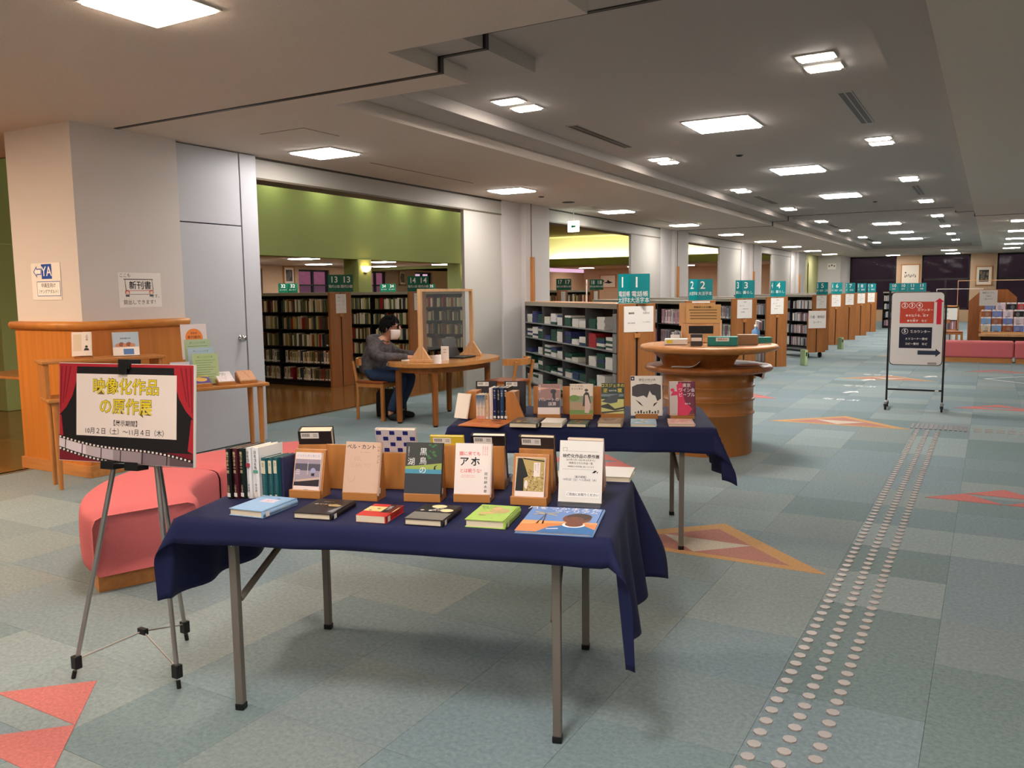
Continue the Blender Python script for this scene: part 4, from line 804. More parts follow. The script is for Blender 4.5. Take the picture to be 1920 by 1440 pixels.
flat(T2, .365, -.406, 0, .14, .185, .018, C(176, 204, 220), art_blob([(226, 232, 236), (206, 190, 130), (130, 176, 206)], None, 7), 'pale sky blue book lying flat below the wolf book')
flat(T2, .575, -.376, 1, .14, .19, .015, C(232, 190, 172), art_blob([(236, 150, 140), (240, 206, 190)], None, 8), 'pale pink book lying flat below the pink silhouette book')
shown(T2, -.185, -.168, 3, .135, .13, .19, .02, C(236, 218, 212), art_pareto, 'book with dusk sky and white band on a wooden stand', 'wooden book stand under the dusk sky book')
shown(T2, .005, -.158, 3, .135, .136, .19, .02, C(232, 214, 196), art_anya, 'book with a caped girl in a meadow on a wooden stand', 'wooden book stand under the meadow book')
shown(T2, .187, -.116, 3, .135, .132, .19, .02, C(44, 66, 56), art_ros, 'dark green and yellow book with yellow title on a wooden stand', 'wooden book stand under the yellow-titled book')
shown(T2, .385, -.115, 3, .13, .182, .235, .02, C(236, 228, 218), art_wolf, 'large white book with a grey wolf brow on its cover', 'wooden book stand under the wolf book')
shown(T2, .592, -.105, 3, .135, .148, .2, .022, C(118, 34, 66), art_wine, 'crimson book with a pink silhouette on a wooden stand', 'wooden book stand under the crimson book')
for u, lb in ((-.22, 'dusk sky'), (-.04, 'meadow'), (.14, 'yellow-titled'), (.6, 'crimson')):
    Ms = tloc(T2, u - .02, .12, 184); stand('empty wooden book stand behind the %s book' % lb, Ms, .135, .172)
book('pale book turned to the far side behind the crimson book', .13, .19, .02, C(232, 220, 206), on_stand(tloc(T2, .58, .12, 184), .02), None, None)
# wooden bookend rack with upright spines
rk = thing('bookend_rack', 'wooden sloping bookend rack around the upright spines beside the counter', 'bookend', M=tloc(T2, -.53, -.2, -6))
P = Matrix(((1, 0, 0, 0), (0, 0, -1, 0), (0, 1, 0, 0), (0, 0, 0, 1)))
MB().prism([(-.185, 0), (-.085, 0), (-.085, .165), (-.14, .165), (-.15, .155), (-.172, .035), (-.185, .03)], -.10, -.085, 0, T(0, -.08, 0) @ P).build('left_cheek', WOOD, rk, bevel=.002)
MB().prism([(.095, 0), (.215, 0), (.2, .03), (.15, .15), (.14, .165), (.095, .165)], -.10, -.085, 0, T(0, -.08, 0) @ P).build('right_cheek', WOOD, rk, bevel=.002)
for x0, x1, n in ((-.14, -.087, 'left_block'), (.097, .15, 'right_block')): MB().bx(x0, x1, .02, .12, 0, .165).build(n, WOOD, rk, bevel=.002)
book('white book leaning on the bookend rack', .1, .15, .01, C(236, 228, 216), tloc(T2, -.705, -.20, -30) @ T(0, 0, .004) @ RX(R(75)) , None, None)
def sp_fade(b, th, h, S):
    for i in range(8): b.rect(-th * .46, th * .46, h * (.5 + .06 * i), h * (.5 + .06 * (i + 1)), i, S, .0002)
    b.rect(-th * .4, th * .4, h * .05, h * .16, 8, S, .0003); return [C(216 - 22 * i, 204 - 15 * i, 196 - 9 * i) for i in range(8)] + [C(220, 150, 140)]
XS = -.602
for i in range(3): upright(T2, XS, -.215, -6, .09, .15, .018, C(226, 214, 198), ['first', 'second', 'third'][i] + ' of three slim white-to-blue spines in the bookend rack', sp_fade); XS += .0185
upright(T2, XS, -.21, -6, .09, .152, .019, C(222, 196, 160), 'cream paperback among the spines in the bookend rack', sp_art('流浪', '月', (120, 90, 70))); XS += .0205
upright(T2, XS + .002, -.205, -6, .12, .188, .022, C(234, 222, 216), 'tall white hardback among the spines in the bookend rack', sp_art('', '', (90, 90, 90))); XS += .0245
for ti, au, c, tc_, lb, th in (('ザ・ゲイ', '森', (26, 40, 92), (220, 220, 226), 'navy hardback with white title in the bookend rack', .021), ('羊と鋼の森', '宮下', (24, 28, 50), (206, 196, 150), 'blue-black hardback with thin gold title in the bookend rack', .018), ('いのち', '光', (40, 74, 116), (216, 222, 228), 'blue-green hardback with pale title in the bookend rack', .021), ('神の子', '薬丸岳', (18, 16, 18), (232, 228, 220), 'black hardback with large white title in the bookend rack', .023)):
    upright(T2, XS, -.2, -6, .12, .188, th, col(c, .4), lb, sp_art(ti, au, tc_)); XS += th + .002
for u, lb in ((-.60, 'thick pale-paged book turned away behind the left bookend block'), (-.42, 'black book turned away behind the right bookend block')):
    book(lb, .13, .2, .024, C(38, 34, 40), tloc(T2, u, .06, 3) @ RX(R(84)), back_art(0), None)
# ================================================================ EASEL AND POSTER
es = thing('easel', 'silver tripod display easel holding the film poster board', 'easel')
ap = Vector((-2.80, 2.03, 1.17)); feet = [Vector((-2.99, 1.80, 0)), Vector((-2.56, 1.94, 0)), Vector((-2.90, 2.25, 0))]
hub = Vector((-2.815, 1.985, .155))
for k, f in enumerate(feet):
    d = (ap - f).normalized(); off = Vector(((-.03, -.01, 0), (.03, .01, 0), (0, .02, 0))[k])
    lg = MB().tube([f + d * .05, f + (ap + off - f) * .55, ap + off], [.0085, .0095, .0105], 10).build('leg', ALU, es)
    MB().tube([f + Vector((0, 0, .0)), f + d * .03], .0085, 8).build('rubber_foot', BLACK, lg)
    MB().bx(-.016, .016, -.014, .014, -.02, .03, 0, T(*(f + d * .06))).build('leg_clamp', BLACK, lg, bevel=.003)
    MB().tube([f + d * .075 + (hub - f).normalized() * .01, hub], .0035, 6).build('stretcher', ALU, es)
MB().bx(-.022, .022, -.01, .01, -.012, .012, 0, T(*hub)).build('hub', BLACK, es, bevel=.003)
PB = T(-2.79, 1.935, .83) @ RZ(R(12.2)) @ RX(R(-5.1))        # poster: bottom centre, x right, z up
for x in (-.055, .055): MB().bx(x - .03, x + .03, -.028, .03, -.02, -.001, 0).bx(x - .03, x + .03, -.03, -.026, -.02, .012, 0).build('ledge_hook', BLACK, es, PB, bevel=.002)
MB().bx(-.02, .03, -.012, .05, .355, .392).bx(-.02, .02, -.014, -.008, .335, .392).build('top_clip', BLACK, es, PB, bevel=.002)
po = thing('poster_board', 'exhibition poster board with red curtains and film strip on the easel', 'poster', M=PB)
MB().bx(-.31, .31, 0, .012, 0, .375).build('foam_board', PAPER, po)
b = MB(); Z = .001
b.rect(-.308, .308, .002, .373, 0, UP, Z)
for s_ in (-1, 1):
    b.poly([(s_ * .308, .373), (s_ * .222, .373), (s_ * .225, .31), (s_ * .245, .25), (s_ * .275, .205), (s_ * .308, .175)][::s_], 1, UP, Z + .0004)
    for k in range(3): b.poly([(s_ * (.298 - .022 * k), .371), (s_ * (.292 - .022 * k), .371), (s_ * (.3 - .012 * k), .2 + .02 * k), (s_ * (.304 - .012 * k), .2 + .02 * k)][::s_], 2, UP, Z + .0006)
    b.poly([(s_ * .308, .175), (s_ * .298, .175), (s_ * .284, .06), (s_ * .308, .05)][::s_], 1, UP, Z + .0004)
b.rect(-.308, .308, .362, .373, 1, UP, Z + .0007); b.rect(-.308, .308, .002, .05, 2, UP, Z + .0002)
b.rect(-.225, .235, .1, .335, 3, UP, Z + .0008)
def wave(x): return .088 - .075 * (x + .31) / .62 - .018 * math.sin((x + .31) / .62 * 6.0) * .5
N_ = 24
for i in range(N_):
    xa, xb = -.308 + .616 * i / N_, -.308 + .616 * (i + 1) / N_; wv = .045 + .018 * i / N_
    b.poly([(xa, max(.002, wave(xa) - wv)), (xb, max(.002, wave(xb) - wv)), (xb, wave(xb) + .012), (xa, wave(xa) + .012)], 4, UP, Z + .0010)
    g = 5 + min(4, i // 5); b.poly([(xa, max(.002, wave(xa) - wv + .012)), (xb, max(.002, wave(xb) - wv + .012)), (xb, wave(xb)), (xa, wave(xa))], g, UP, Z + .0012)
for i in range(34):
    x = -.302 + .018 * i
    for dy in (.0055, -(.045 + .018 * (x + .308) / .616) + .0055):
        y = wave(x) + dy
        if y > .006: b.rect(x - .0045, x + .0045, y - .0035, y + .0035, 3, UP, Z + .0014)
for x in (-.28, -.2, -.11, -.02, .08, .19): b.poly([(x, max(.003, wave(x) - .046)), (x + .004, max(.003, wave(x) - .046)), (x + .006, wave(x)), (x + .002, wave(x))], 4, UP, Z + .0016)
for tx, y in (('映像化作品', .285), ('の原作展', .21)):
    b.text(tx, .062, .005, y, 10, UP, Z + .0012, bold=.036, space=.98); b.text(tx, .062, .005, y, 11, UP, Z + .0018, bold=.008, space=.98)
b.text('【展示期間】', .023, .005, .15, 12, UP, Z + .0012, bold=.01); b.text('10月２日（土）～11月４日（木）', .0255, .005, .118, 12, UP, Z + .0012, bold=.006)
b.build('poster_print', [col((20, 16, 18), .5), col((176, 34, 44), .5), col((120, 20, 34), .5), col((240, 220, 208), .5), col((24, 18, 20), .5)] + [col((226 - 32 * i, 206 - 32 * i, 206 - 31 * i), .5) for i in range(5)] + [col((120, 100, 20), .5), col((236, 206, 40), .5), INK], po)

# ================================================================ PINK CURVED BENCH
def arc_bench(name, label, a0, a1, group):
    t = thing(name, label, 'bench', (-3.3, 3.6, 0), 0, group)
    n = 18; ri, ro, z0, z1, r = .74, 1.31, .085, .41, .05
    prof = [(ri + .02, z0), (ri, z0 + .03), (ri, z1 - r), (ri + r * .3, z1 - r * .3), (ri + r, z1), (ro - r, z1), (ro - r * .3, z1 - r * .3), (ro, z1 - r), (ro, z0 + .03), (ro - .02, z0)]
    b = MB(); k = len(prof); V = []
    for i in range(n + 1):
        e = min(i, n - i); sh = .03 if e == 0 else 0; a = R(a0 + (a1 - a0) * i / n)
        for (q, z) in prof:
            qq = q + (sh if q < (ri + ro) / 2 else -sh); V.append((qq * math.cos(a), qq * math.sin(a), z - (sh * .8 if z > .3 else 0)))
    F = [(i * k + j, (i + 1) * k + j, (i + 1) * k + (j + 1) % k, i * k + (j + 1) % k) for i in range(n) for j in range(k)] + [list(range(k))[::-1], list(range(n * k, n * k + k))]
    b.add(V, F, sm=True); o = b.build('seat_pad', PINK, t)
    s_ = o.modifiers.new('sub', 'SUBSURF'); s_.levels = 1; s_.render_levels = 2
    b = MB(); da = 1.5 if a1 > a0 else -1.5
    b.lathe([(ri + .05, 0), (ri + .05, .1), (ro - .05, .1), (ro - .05, 0)], n, 0, None, False, R(a0 + da), R(a1 - da)); 
    for a in (R(a0 + da), R(a1 - da)): b.add([((ri + .05) * math.cos(a), (ri + .05) * math.sin(a), 0), ((ro - .05) * math.cos(a), (ro - .05) * math.sin(a), 0), ((ro - .05) * math.cos(a), (ro - .05) * math.sin(a), .1), ((ri + .05) * math.cos(a), (ri + .05) * math.sin(a), .1)], [(0, 1, 2, 3)])
    b.build('plinth', WOODH, t); return t
arc_bench('curved_bench', 'pink upholstered curved bench module beside the easel', 250, 192, 'pink curved bench modules'); arc_bench('curved_bench', 'pink upholstered curved bench module by the door', 191, 132, 'pink curved bench modules')
# ================================================================ LEFT DISPLAY TABLE
A_, B_ = Vector((-6.05, 3.60, 0)), Vector((-5.42, 5.2, 0)); ang = math.atan2(B_.y - A_.y, B_.x - A_.x); LT = (B_ - A_).length
TD = T(*A_) @ RZ(ang)        # x along the front edge, +y towards the wall
t = thing('display_table', 'narrow beech display table with raised shelf along the wall', 'table', M=TD)
MB().bx(0, LT, 0, .33, .668, .7).build('table_top', WOODH, t, bevel=.012, seg=3)
for x, y in ((.06, .05), (.85, .05), (LT - .07, .05), (LT - .07, .28), (.06, .28)): MB().lathe([(.016, 0), (.022, .3), (.026, .668)], 12, 0, T(x, y, 0)).build('leg', WOOD, t)
MB().bx(-.0, .03, .04, .32, .7, .96).build('riser_side', WOOD, t, bevel=.003); MB().bx(.82, .85, .04, .32, .7, .96).build('riser_side', WOOD, t, bevel=.003); MB().bx(-.02, .87, .02, .33, .96, .982).build('riser_shelf', WOODH, t, bevel=.004)
def td(u, v, a=0, z=.7): return TD @ T(u, v, z) @ RZ(R(a))
def art_portrait(a, w_, h, M):
    a.rect(-w_ * .42, 0, h * .2, h * .9, 0, M); a.disc(w_ * .25, h * .38, w_ * .07, h * .05, 1, M, .0002); a.poly([(w_ * .1, h * .22), (w_ * .4, h * .22), (w_ * .33, h * .32), (w_ * .17, h * .32)], 1, M, .0002); a.text('人生論', h * .09, w_ * .28, h * .85, 1, M, .0002, vert=True); return [C(226, 206, 178), C(40, 38, 40)]
def art_eggs(a, w_, h, M):
    for i in range(5): a.disc(w_ * (-.3 + .14 * i), h * (.42 + .05 * (i % 2)), w_ * .1, h * .1, i % 2, M, 1e-5 * i)
    a.rect(-w_ / 2, w_ / 2, 0, h * .36, 2, M, .0003); a.rect(-w_ * .1, w_ * .3, h * .04, h * .28, 3, M, .0005); a.text('卵料理の本', h * .08, 0, h * .72, 4, M, .0003); return [C(196, 140, 112), C(150, 90, 66), C(240, 234, 230), C(86, 128, 190), C(60, 56, 60)]
def lean_book(u, v, w_, h, th, cov, art, label, z=.982, tilt=70, a=0): return book(label, w_, h, th, cov, td(u, v, a, z + .004) @ RX(R(tilt)), art, None)
stand('small wooden stand under the white portrait book', td(.28, .10, -18, .982), .12, .06, lip=.012); lean_book(.28, .125, .135, .19, .03, C(238, 226, 214), art_portrait, 'white book with a small dark portrait on the raised shelf', .994, 72, -18)
lean_book(.60, .13, .19, .2, .012, C(176, 196, 214), art_eggs, 'blue book with a photo of eggs on the raised shelf', .982, 66, -12)
stand('brown wooden block stand at the end of the raised shelf', td(.94, .2, -14, .70), .13, .17, lip=.02)
book('cream book lying flat beside the raised shelf', .13, .18, .02, C(222, 214, 180), td(.93, .06, -10), None, None); lean_book(1.02, .16, .15, .21, .012, C(226, 224, 234), art_blob([(90, 80, 130), (226, 220, 230)], '新着案内', 12), 'white booklet with purple print leaning behind the poster', .70, 70, -12)
def slant(u, c, art, label, ls):
    M = td(u, .03, -6); t = thing('book_wedge', ls, 'book stand', M=M, group='wedge stands'); P = Matrix(((0, 0, 1, 0), (1, 0, 0, 0), (0, 1, 0, 0), (0, 0, 0, 1)))
    MB().prism([(0, 0), (.2, 0), (.2, .085), (.012, .012), (.012, .025), (0, .025)], -.07, .07, 0, P).build('wedge', WOOD, t, bevel=.002)
    book(label, .13, .188, .018, c, M @ T(0, .015, .0155) @ RX(math.atan2(.073, .188)), art, None, False)
def art_yel(a, w_, h, M): a.rect(-w_ / 2, w_ / 2, h * .5, h, 0, M); a.disc(0, h * .36, w_ * .36, h * .2, 1, M, .0002, n=20); a.poly([(-w_ / 2, h * .5), (-w_ * .1, h * .62), (w_ * .2, h * .5), (w_ / 2, h * .4), (w_ / 2, h * .6), (-w_ / 2, h * .7)], 2, M, .0003); return [C(240, 220, 120), C(236, 190, 100), C(120, 100, 150)]
def art_whi(a, w_, h, M): a.text('楽園の', h * .1, 0, h * .8, 0, M); a.text('食卓', h * .1, 0, h * .66, 0, M); [a.disc(rnd.uniform(-.4, .4) * w_, h * rnd.uniform(.1, .55), w_ * .05, h * .02, 1, M, n=6, a0=i) for i in range(12)]; return [C(60, 56, 70), C(190, 160, 170)]
def art_crack(a, w_, h, M): 
    p = [(-.1, 1), (.0, .8), (-.02, .66), (.1, .5), (.08, .36), (.16, .2)]
    for i in range(5): a.poly([(w_ * p[i][0] - .0015, h * p[i][1]), (w_ * p[i + 1][0] - .0015, h * p[i + 1][1]), (w_ * p[i + 1][0] + .0015, h * p[i + 1][1]), (w_ * p[i][0] + .0015, h * p[i][1])], 0, M)
    return [C(100, 52, 36)]
slant(1.16, C(96, 72, 150), art_yel, 'purple and yellow book on a wedge stand', 'wooden wedge under the purple and yellow book'); slant(1.36, C(236, 226, 226), art_whi, 'white lettered book on a wedge stand', 'wooden wedge under the white lettered book'); slant(1.55, C(206, 152, 110), art_crack, 'tan book with a winding dark line on a wedge stand', 'wooden wedge under the tan book')
lr = thing('leaflet_rack', 'clear tiered rack of leaflets with an orange round sign', 'leaflet rack', M=td(1.21, .19, -8)); MB().bx(-.11, .11, -.05, .08, 0, .006).build('rack_base', ACRYL, lr)
MB().bx(-.1, .1, .1, .103, 0, .2).build('rack_back', ACRYL, lr)
def leaflet(z, y, h, c, label, art, dx=0):
    o = thing('leaflet', label, 'leaflet', M=td(1.21, .19, -8) @ T(dx, y, z) @ RX(R(80))); MB().bx(-.105, .105, 0, h, 0, .006).build('sheet_stack', col(c, .7), o); b = MB(); m = art(b, .21, h); b.build('print', m, o)
def pr_lines(a, w_, h):
    a.text('新しく入った本', .018, 0, h - .03, 0, None, .0065)
    for i in range(9): a.rect(-.08, .08 - .02 * (i % 3), h - .06 - .02 * i, h - .057 - .02 * i, 0, None, .0065)
    return [C(96, 130, 96)]
def pr_round(a, w_, h): a.disc(0, h * .62, .07, .075, 0, None, .0065, n=28); a.text('図書館', .018, 0, h * .62 + .035, 1, None, .007); a.text('新刊案内', .026, 0, h * .62, 1, None, .007, bold=.01); a.text('ご自由にどうぞ', .012, 0, h * .62 - .04, 1, None, .007); return [C(244, 146, 70), C(120, 50, 30)]
leaflet(.22, .055, .3, (236, 230, 236), 'white leaflet sign with an orange disc', pr_round, -.04); leaflet(.14, .03, .25, (178, 206, 170), 'green leaflet in the highest pocket of the rack', pr_lines, -.02); leaflet(.07, .005, .25, (180, 206, 226), 'pale blue leaflet in the middle pocket of the rack', pr_lines, .0); leaflet(.01, -.03, .26, (182, 208, 156), 'green leaflet in the lowest pocket of the rack', pr_lines, .025)
# ================================================================ WALL NOTICES ON THE COLUMN
n1 = thing('notice', 'white wall notice with blue YA block and arrow on the column', 'notice', M=T(-6.71, 4.055, 1.437)); MB().bx(-.2, .2, 0, .002, -.0, .30).build('paper_sheet', PAPER, n1)
b = MB(); b.rect(-.055, .085, .17, .29, 0, UP, .001); b.text('YA', .11, .015, .228, 1, UP, .002, bold=.012)
b.poly([(-.17, .23), (-.12, .28), (-.12, .255), (-.06, .255), (-.06, .205), (-.12, .205), (-.12, .18)], 0, UP, .001); b.poly([(-.157, .23), (-.127, .26), (-.127, .247), (-.066, .247), (-.066, .213), (-.127, .213), (-.127, .2)], 1, UP, .0015)
b.rect(-.13, .19, .03, .15, 0, UP, .001); b.rect(-.125, .185, .035, .145, 1, UP, .0014); b.text('中高生向け', .04, .03, .115, 2, UP, .002, bold=.008); b.text('（ヤングアダルト）', .034, .03, .065, 2, UP, .002, bold=.006); b.build('lettering', [C(36, 80, 168), col((250, 246, 242), .6), INK], n1)
n2 = thing('notice', 'white wall notice with hand-drawn banner on the grey side of the column', 'notice', M=T(-6.27, 4.6, 1.365) @ RZ(R(90)))
MB().bx(-.205, .205, -.002, 0, 0, .29).build('paper_sheet', PAPER, n2); b = MB()
b.text('ここも', .036, -.14, .265, 0, UP, .003); b.text('新刊書', .072, .0, .18, 0, UP, .003, bold=.012); b.text('です。', .036, .15, .09, 0, UP, .003); b.text('貸出しできます！', .042, .0, .04, 0, UP, .003)
for q in ((-.155, .125, .232, .238), ): b.rect(*q, 0, UP, .003)
for x in (-.145, .115): b.poly([(x, .235), (x + .004, .235), (x + .012, .14), (x + .006, .14)], 0, UP, .003)
b.rect(-.11, .1, .138, .142, 1, UP, .003); b.rect(-.11, .1, .108, .111, 0, UP, .003)
for x in (-.125, .105): b.disc(x, .125, .022, .02, 1, UP, .0032); b.disc(x, .122, .016, .015, 2, UP, .0036); b.rect(x - .018, x + .018, .09, .106, 3, UP, .0034)
b.build('lettering', [INK, C(196, 60, 60), C(236, 206, 186), C(80, 90, 110)], n2)
# ================================================================ READING TABLE, CHAIRS, DIVIDER, PERSON
TC = (-5.45, 7.95)
t = thing('reading_table', 'oval beech reading table with thick legs', 'table', (*TC, 0))
b = MB(); E = lambda s_, k=44: [(math.copysign(abs(math.cos(6.28319 * i / k)) ** .85, math.cos(6.28319 * i / k)) * .5 * s_[0], math.copysign(abs(math.sin(6.28319 * i / k)) ** .85, math.sin(6.28319 * i / k)) * .8 * s_[1]) for i in range(k)]
b.prism(E((1, 1)), .66, .7, sm=True); b.build('table_top', mat('table_top_wood', (192, 132, 74), .18, var=.12, vscale=4, stretch=(5, .5, 5)), t, bevel=.016, seg=3)
b = MB(); b.prism(E((.8, .84)), .59, .66, sm=True); b.build('apron', WOODD, t)
for x, y in ((-.27, -.54), (.25, -.58), (-.3, .5), (.22, .56)): lg = MB().lathe([(.034, .02), (.036, .6)], 16, 0, T(x, y, 0)).build('leg', WOODD, t); MB().lathe([(0, 0), (.026, 0), (.026, .02)], 12, 0, T(x, y, 0)).build('glide', BLACK, lg)
def chair(M, label):
    t = thing('reading_chair', label, 'chair', M=M, group='reading chairs'); MB().bx(-.2, .2, -.2, .2, .43, .46).build('seat', mat('seat_vinyl', (150, 78, 40), .4), t, bevel=.012, seg=3)
    for s_ in (-1, 1):
        MB().bx(.16, .2, s_ * .18 - .018, s_ * .18 + .018, 0, .43).build('leg', WOOD, t, bevel=.004)
        MB().tube([(-.19, s_ * .18, 0), (-.185, s_ * .18, .4), (-.215, s_ * .185, .58), (-.235, s_ * .185, .68)], .019, 8).build('leg', WOOD, t)
        MB().bx(-.18, .16, s_ * .18 - .012, s_ * .18 + .012, .385, .432).build('side_rail', WOOD, t, bevel=.003)
    MB().bx(.17, .19, -.17, .17, .385, .432).build('front_rail', WOOD, t, bevel=.003)
    b = MB(); n = 14; P_ = [(-.02 - .22 * math.cos(a) * 1.0, .235 * math.sin(a)) for a in [R(-75 + 150 * i / n) for i in range(n + 1)]]; Q_ = [(p[0] * 1.09 - .012, p[1] * 1.09) for p in P_]
    V = [(p[0], p[1], z) for z in (.64, .715) for p in P_ + Q_]; k = n + 1
    for i in range(n): b.add([V[i], V[i + 1], V[i + 1 + k], V[i + k], V[i + 2 * k], V[i + 1 + 2 * k], V[i + 1 + 3 * k], V[i + 3 * k]], [(0, 1, 2, 3), (7, 6, 5, 4), (0, 4, 5, 1), (3, 2, 6, 7)], sm=False)
    for i in (0, n): b.add([V[i], V[i + k], V[i + 3 * k], V[i + 2 * k]], [(0, 1, 2, 3)])
    b.build('back_rail', WOOD, t); return t
c0 = chair(T(-6.16, 7.62, 0), 'beech chair under the seated person'); dup(c0, T(-4.78, 8.22, 0) @ RZ(R(178)), 'empty beech chair across the oval table')
dv = thing('table_divider', 'pine framed clear divider standing on the oval table', 'divider', (-5.42, 7.95, .701)); 
for y in (-.52, .52):
    MB().bx(-.022, .022, y - .017, y + .017, .03, .80).build('post', PINE, dv, bevel=.003); MB().prism([(-.13, .03), (.13, .03), (.022, .17), (-.022, .17)], -.012, .012, 0, T(0, y, 0) @ RX(R(90))).build('gusset', PINE, dv, bevel=.002); MB().bx(-.14, .14, y - .03, y + .03, 0, .03).build('foot', PINE, dv, bevel=.003)
MB().bx(-.018, .018, -.52, .52, .77, .80).build('top_rail', PINE, dv, bevel=.003); MB().bx(-.002, .002, -.5, .5, .12, .77).build('pane', ACRYL, dv)
lp = thing('laptop', 'open dark laptop on the oval table behind the divider', 'laptop', M=T(-5.36, 8.15, .701) @ RZ(R(95))); MB().bx(-.16, .16, -.11, .11, 0, .016).build('keyboard_base', BLACK, lp, bevel=.004); MB().bx(-.16, .16, 0, .008, 0, .22, 0, T(0, .11, .016) @ RX(R(-18))).build('screen', BLACK, lp, bevel=.003)
notice(T(-5.3, 7.72, .701) @ RZ(R(20)), .09, .16, [(.016, 0, .12, '利用の'), (.016, 0, .09, 'お願い')], 'small white card standing on the oval table under the divider')
bk = thing('backpack', 'black backpack under the beech chair', 'bag', (-6.14, 7.80, 0)); b = MB(); b.prism([(-.15, 0), (.15, 0), (.16, .1), (.15, .28), (.1, .34), (-.1, .34), (-.15, .28), (-.16, .1)], -.09, .09, 0, RX(R(90))); o = b.build('bag_body', BLACK, bk, bevel=.03, seg=3); MB().bx(-.1, .1, -.115, -.09, .03, .18).build('front_pocket', BLACK, bk, bevel=.01); MB().tube([(-.05, 0, .33), (-.03, 0, .38), (.03, 0, .38), (.05, 0, .33)], .008, 6).build('grab_handle', BLACK, bk)
# person: one continuous skinned body with clothes over it
PM = T(-6.15, 7.62, 0) @ RZ(R(12))
pr = thing('person', 'seated person in grey hooded jacket, jeans and white mask reading at the oval table', 'person', M=PM)
SKIN = mat('skin', (206, 152, 126), .55); JACK = mat('grey_jacket', (84, 79, 80), .9, var=.4, vscale=22, bump=.5, bscale=35); JEAN = mat('blue_jeans', (40, 58, 88), .9, var=.18, vscale=60); HAIR = mat('black_hair', (9, 8, 9), .75, spec=.15, bump=.6, bscale=80); SHOE = mat('dark_shoes', (26, 24, 24), .6); MASK = mat('white_mask', (226, 214, 208), .8)
def skin(name, nodes, edges, m, parent, root=0, sub=2):
    me = bpy.data.meshes.new(name); me.from_pydata([n[0] for n in nodes], edges, []); o = bpy.data.objects.new(name, me); COL.objects.link(o); o.parent = parent; me.materials.append(m)
    s_ = o.modifiers.new('skin', 'SKIN'); s_.use_smooth_shade = True
    for i, n in enumerate(nodes): r = n[1]; me.skin_vertices[0].data[i].radius = r if isinstance(r, tuple) else (r, r); me.skin_vertices[0].data[i].use_root = i == root
    u = o.modifiers.new('sub', 'SUBSURF'); u.levels = sub; u.render_levels = sub; return o
bodyN = [((-.09, 0, .53), .07), ((-.06, 0, .66), .085), ((-.01, 0, .80), .085), ((.05, 0, .905), .06), ((.09, 0, .955), .048), ((.13, 0, 1.0), .058), ((.16, 0, 1.06), (.085, .075)), ((.165, 0, 1.13), (.085, .078)), ((.15, 0, 1.175), .055)]
bodyE = [(i, i + 1) for i in range(8)]
def addn(parent, pts):
    k = parent
    for p in pts: bodyN.append(p); bodyE.append((k, len(bodyN) - 1)); k = len(bodyN) - 1
    return k
for s_ in (-1, 1):
    wr_ = addn(3, [((.0, s_ * .15, .875), .055), ((.06, s_ * .22, .79), .048), ((.16, s_ * .24, .735), .04), ((.32, s_ * .19, .74), .034), ((.44, s_ * .13, .735), .024), ((.485, s_ * .115, .735), (.03, .018)), ((.52, s_ * .105, .735), (.032, .016))])
    for k, (dy, ln) in enumerate(((-.026, .05), (-.009, .06), (.009, .058), (.026, .045))):
        addn(wr_, [((.535, s_ * .10 + dy, .735), .009), ((.535 + ln * .55, s_ * .095 + dy * 1.1, .733), .0085), ((.535 + ln, s_ * .09 + dy * 1.1, .718), .0075)])
    addn(wr_ - 1, [((.50, s_ * .115 - s_ * .035, .735), .011), ((.53, s_ * .115 - s_ * .05, .728), .0095), ((.55, s_ * .115 - s_ * .052, .72), .008)])
    addn(0, [((-.04, s_ * .09, .51), .082), ((.15, s_ * .11, .515), .075), ((.35, s_ * .12, .50), .058), ((.30, s_ * .12, .36), .05), ((.22, s_ * .125, .2), .042), ((.18, s_ * .13, .08), .036), ((.2, s_ * .13, .045), .04), ((.3, s_ * .135, .035), .032), ((.36, s_ * .135, .03), .022)])
body = skin('body', bodyN, bodyE, SKIN, pr)
# jacket
JN = [((-.115, 0, .50), .172), ((-.105, 0, .60), .165), ((-.06, 0, .72), .158), ((.0, 0, .83), .125), ((.055, 0, .92), .09), ((.085, 0, .955), .07)]; JE = [(0, 1), (1, 2), (2, 3), (3, 4), (4, 5)]
for s_ in (-1, 1):
    k = 3
    for p in (((-.01, s_ * .16, .855), .088), ((.05, s_ * .23, .775), .074), ((.15, s_ * .25, .735), .066), ((.32, s_ * .19, .742), .048), ((.43, s_ * .135, .738), .038)): JN.append(p); JE.append((k, len(JN) - 1)); k = len(JN) - 1
jk = skin('jacket', JN, JE, JACK, pr, sub=2)
hood = skin('hood', [((-.06, -.10, .915), .06), ((-.085, 0, .945), .078), ((-.06, .10, .915), .06), ((.04, .11, .925), .04), ((.04, -.11, .925), .04)], [(0, 1), (1, 2), (2, 3), (0, 4)], JACK, pr, 1)
TN = [((-.11, 0, .545), .15), ((-.09, 0, .60), .13)]; TE = [(0, 1)]
for s_ in (-1, 1):
    k = 0
    for p in (((-.04, s_ * .09, .53), .10), ((.15, s_ * .11, .52), .084), ((.35, s_ * .12, .505), .068), ((.30, s_ * .12, .36), .06), ((.22, s_ * .125, .2), .054), ((.185, s_ * .13, .1), .05)): TN.append(p); TE.append((k, len(TN) - 1)); k = len(TN) - 1
skin('trousers', TN, TE, JEAN, pr)
for s_ in (-1, 1): skin('shoe', [((.165, s_ * .13, .06), .05), ((.2, s_ * .13, .045), .046), ((.3, s_ * .135, .04), .042), ((.37, s_ * .135, .032), .032)], [(0, 1), (1, 2), (2, 3)], SHOE, pr)
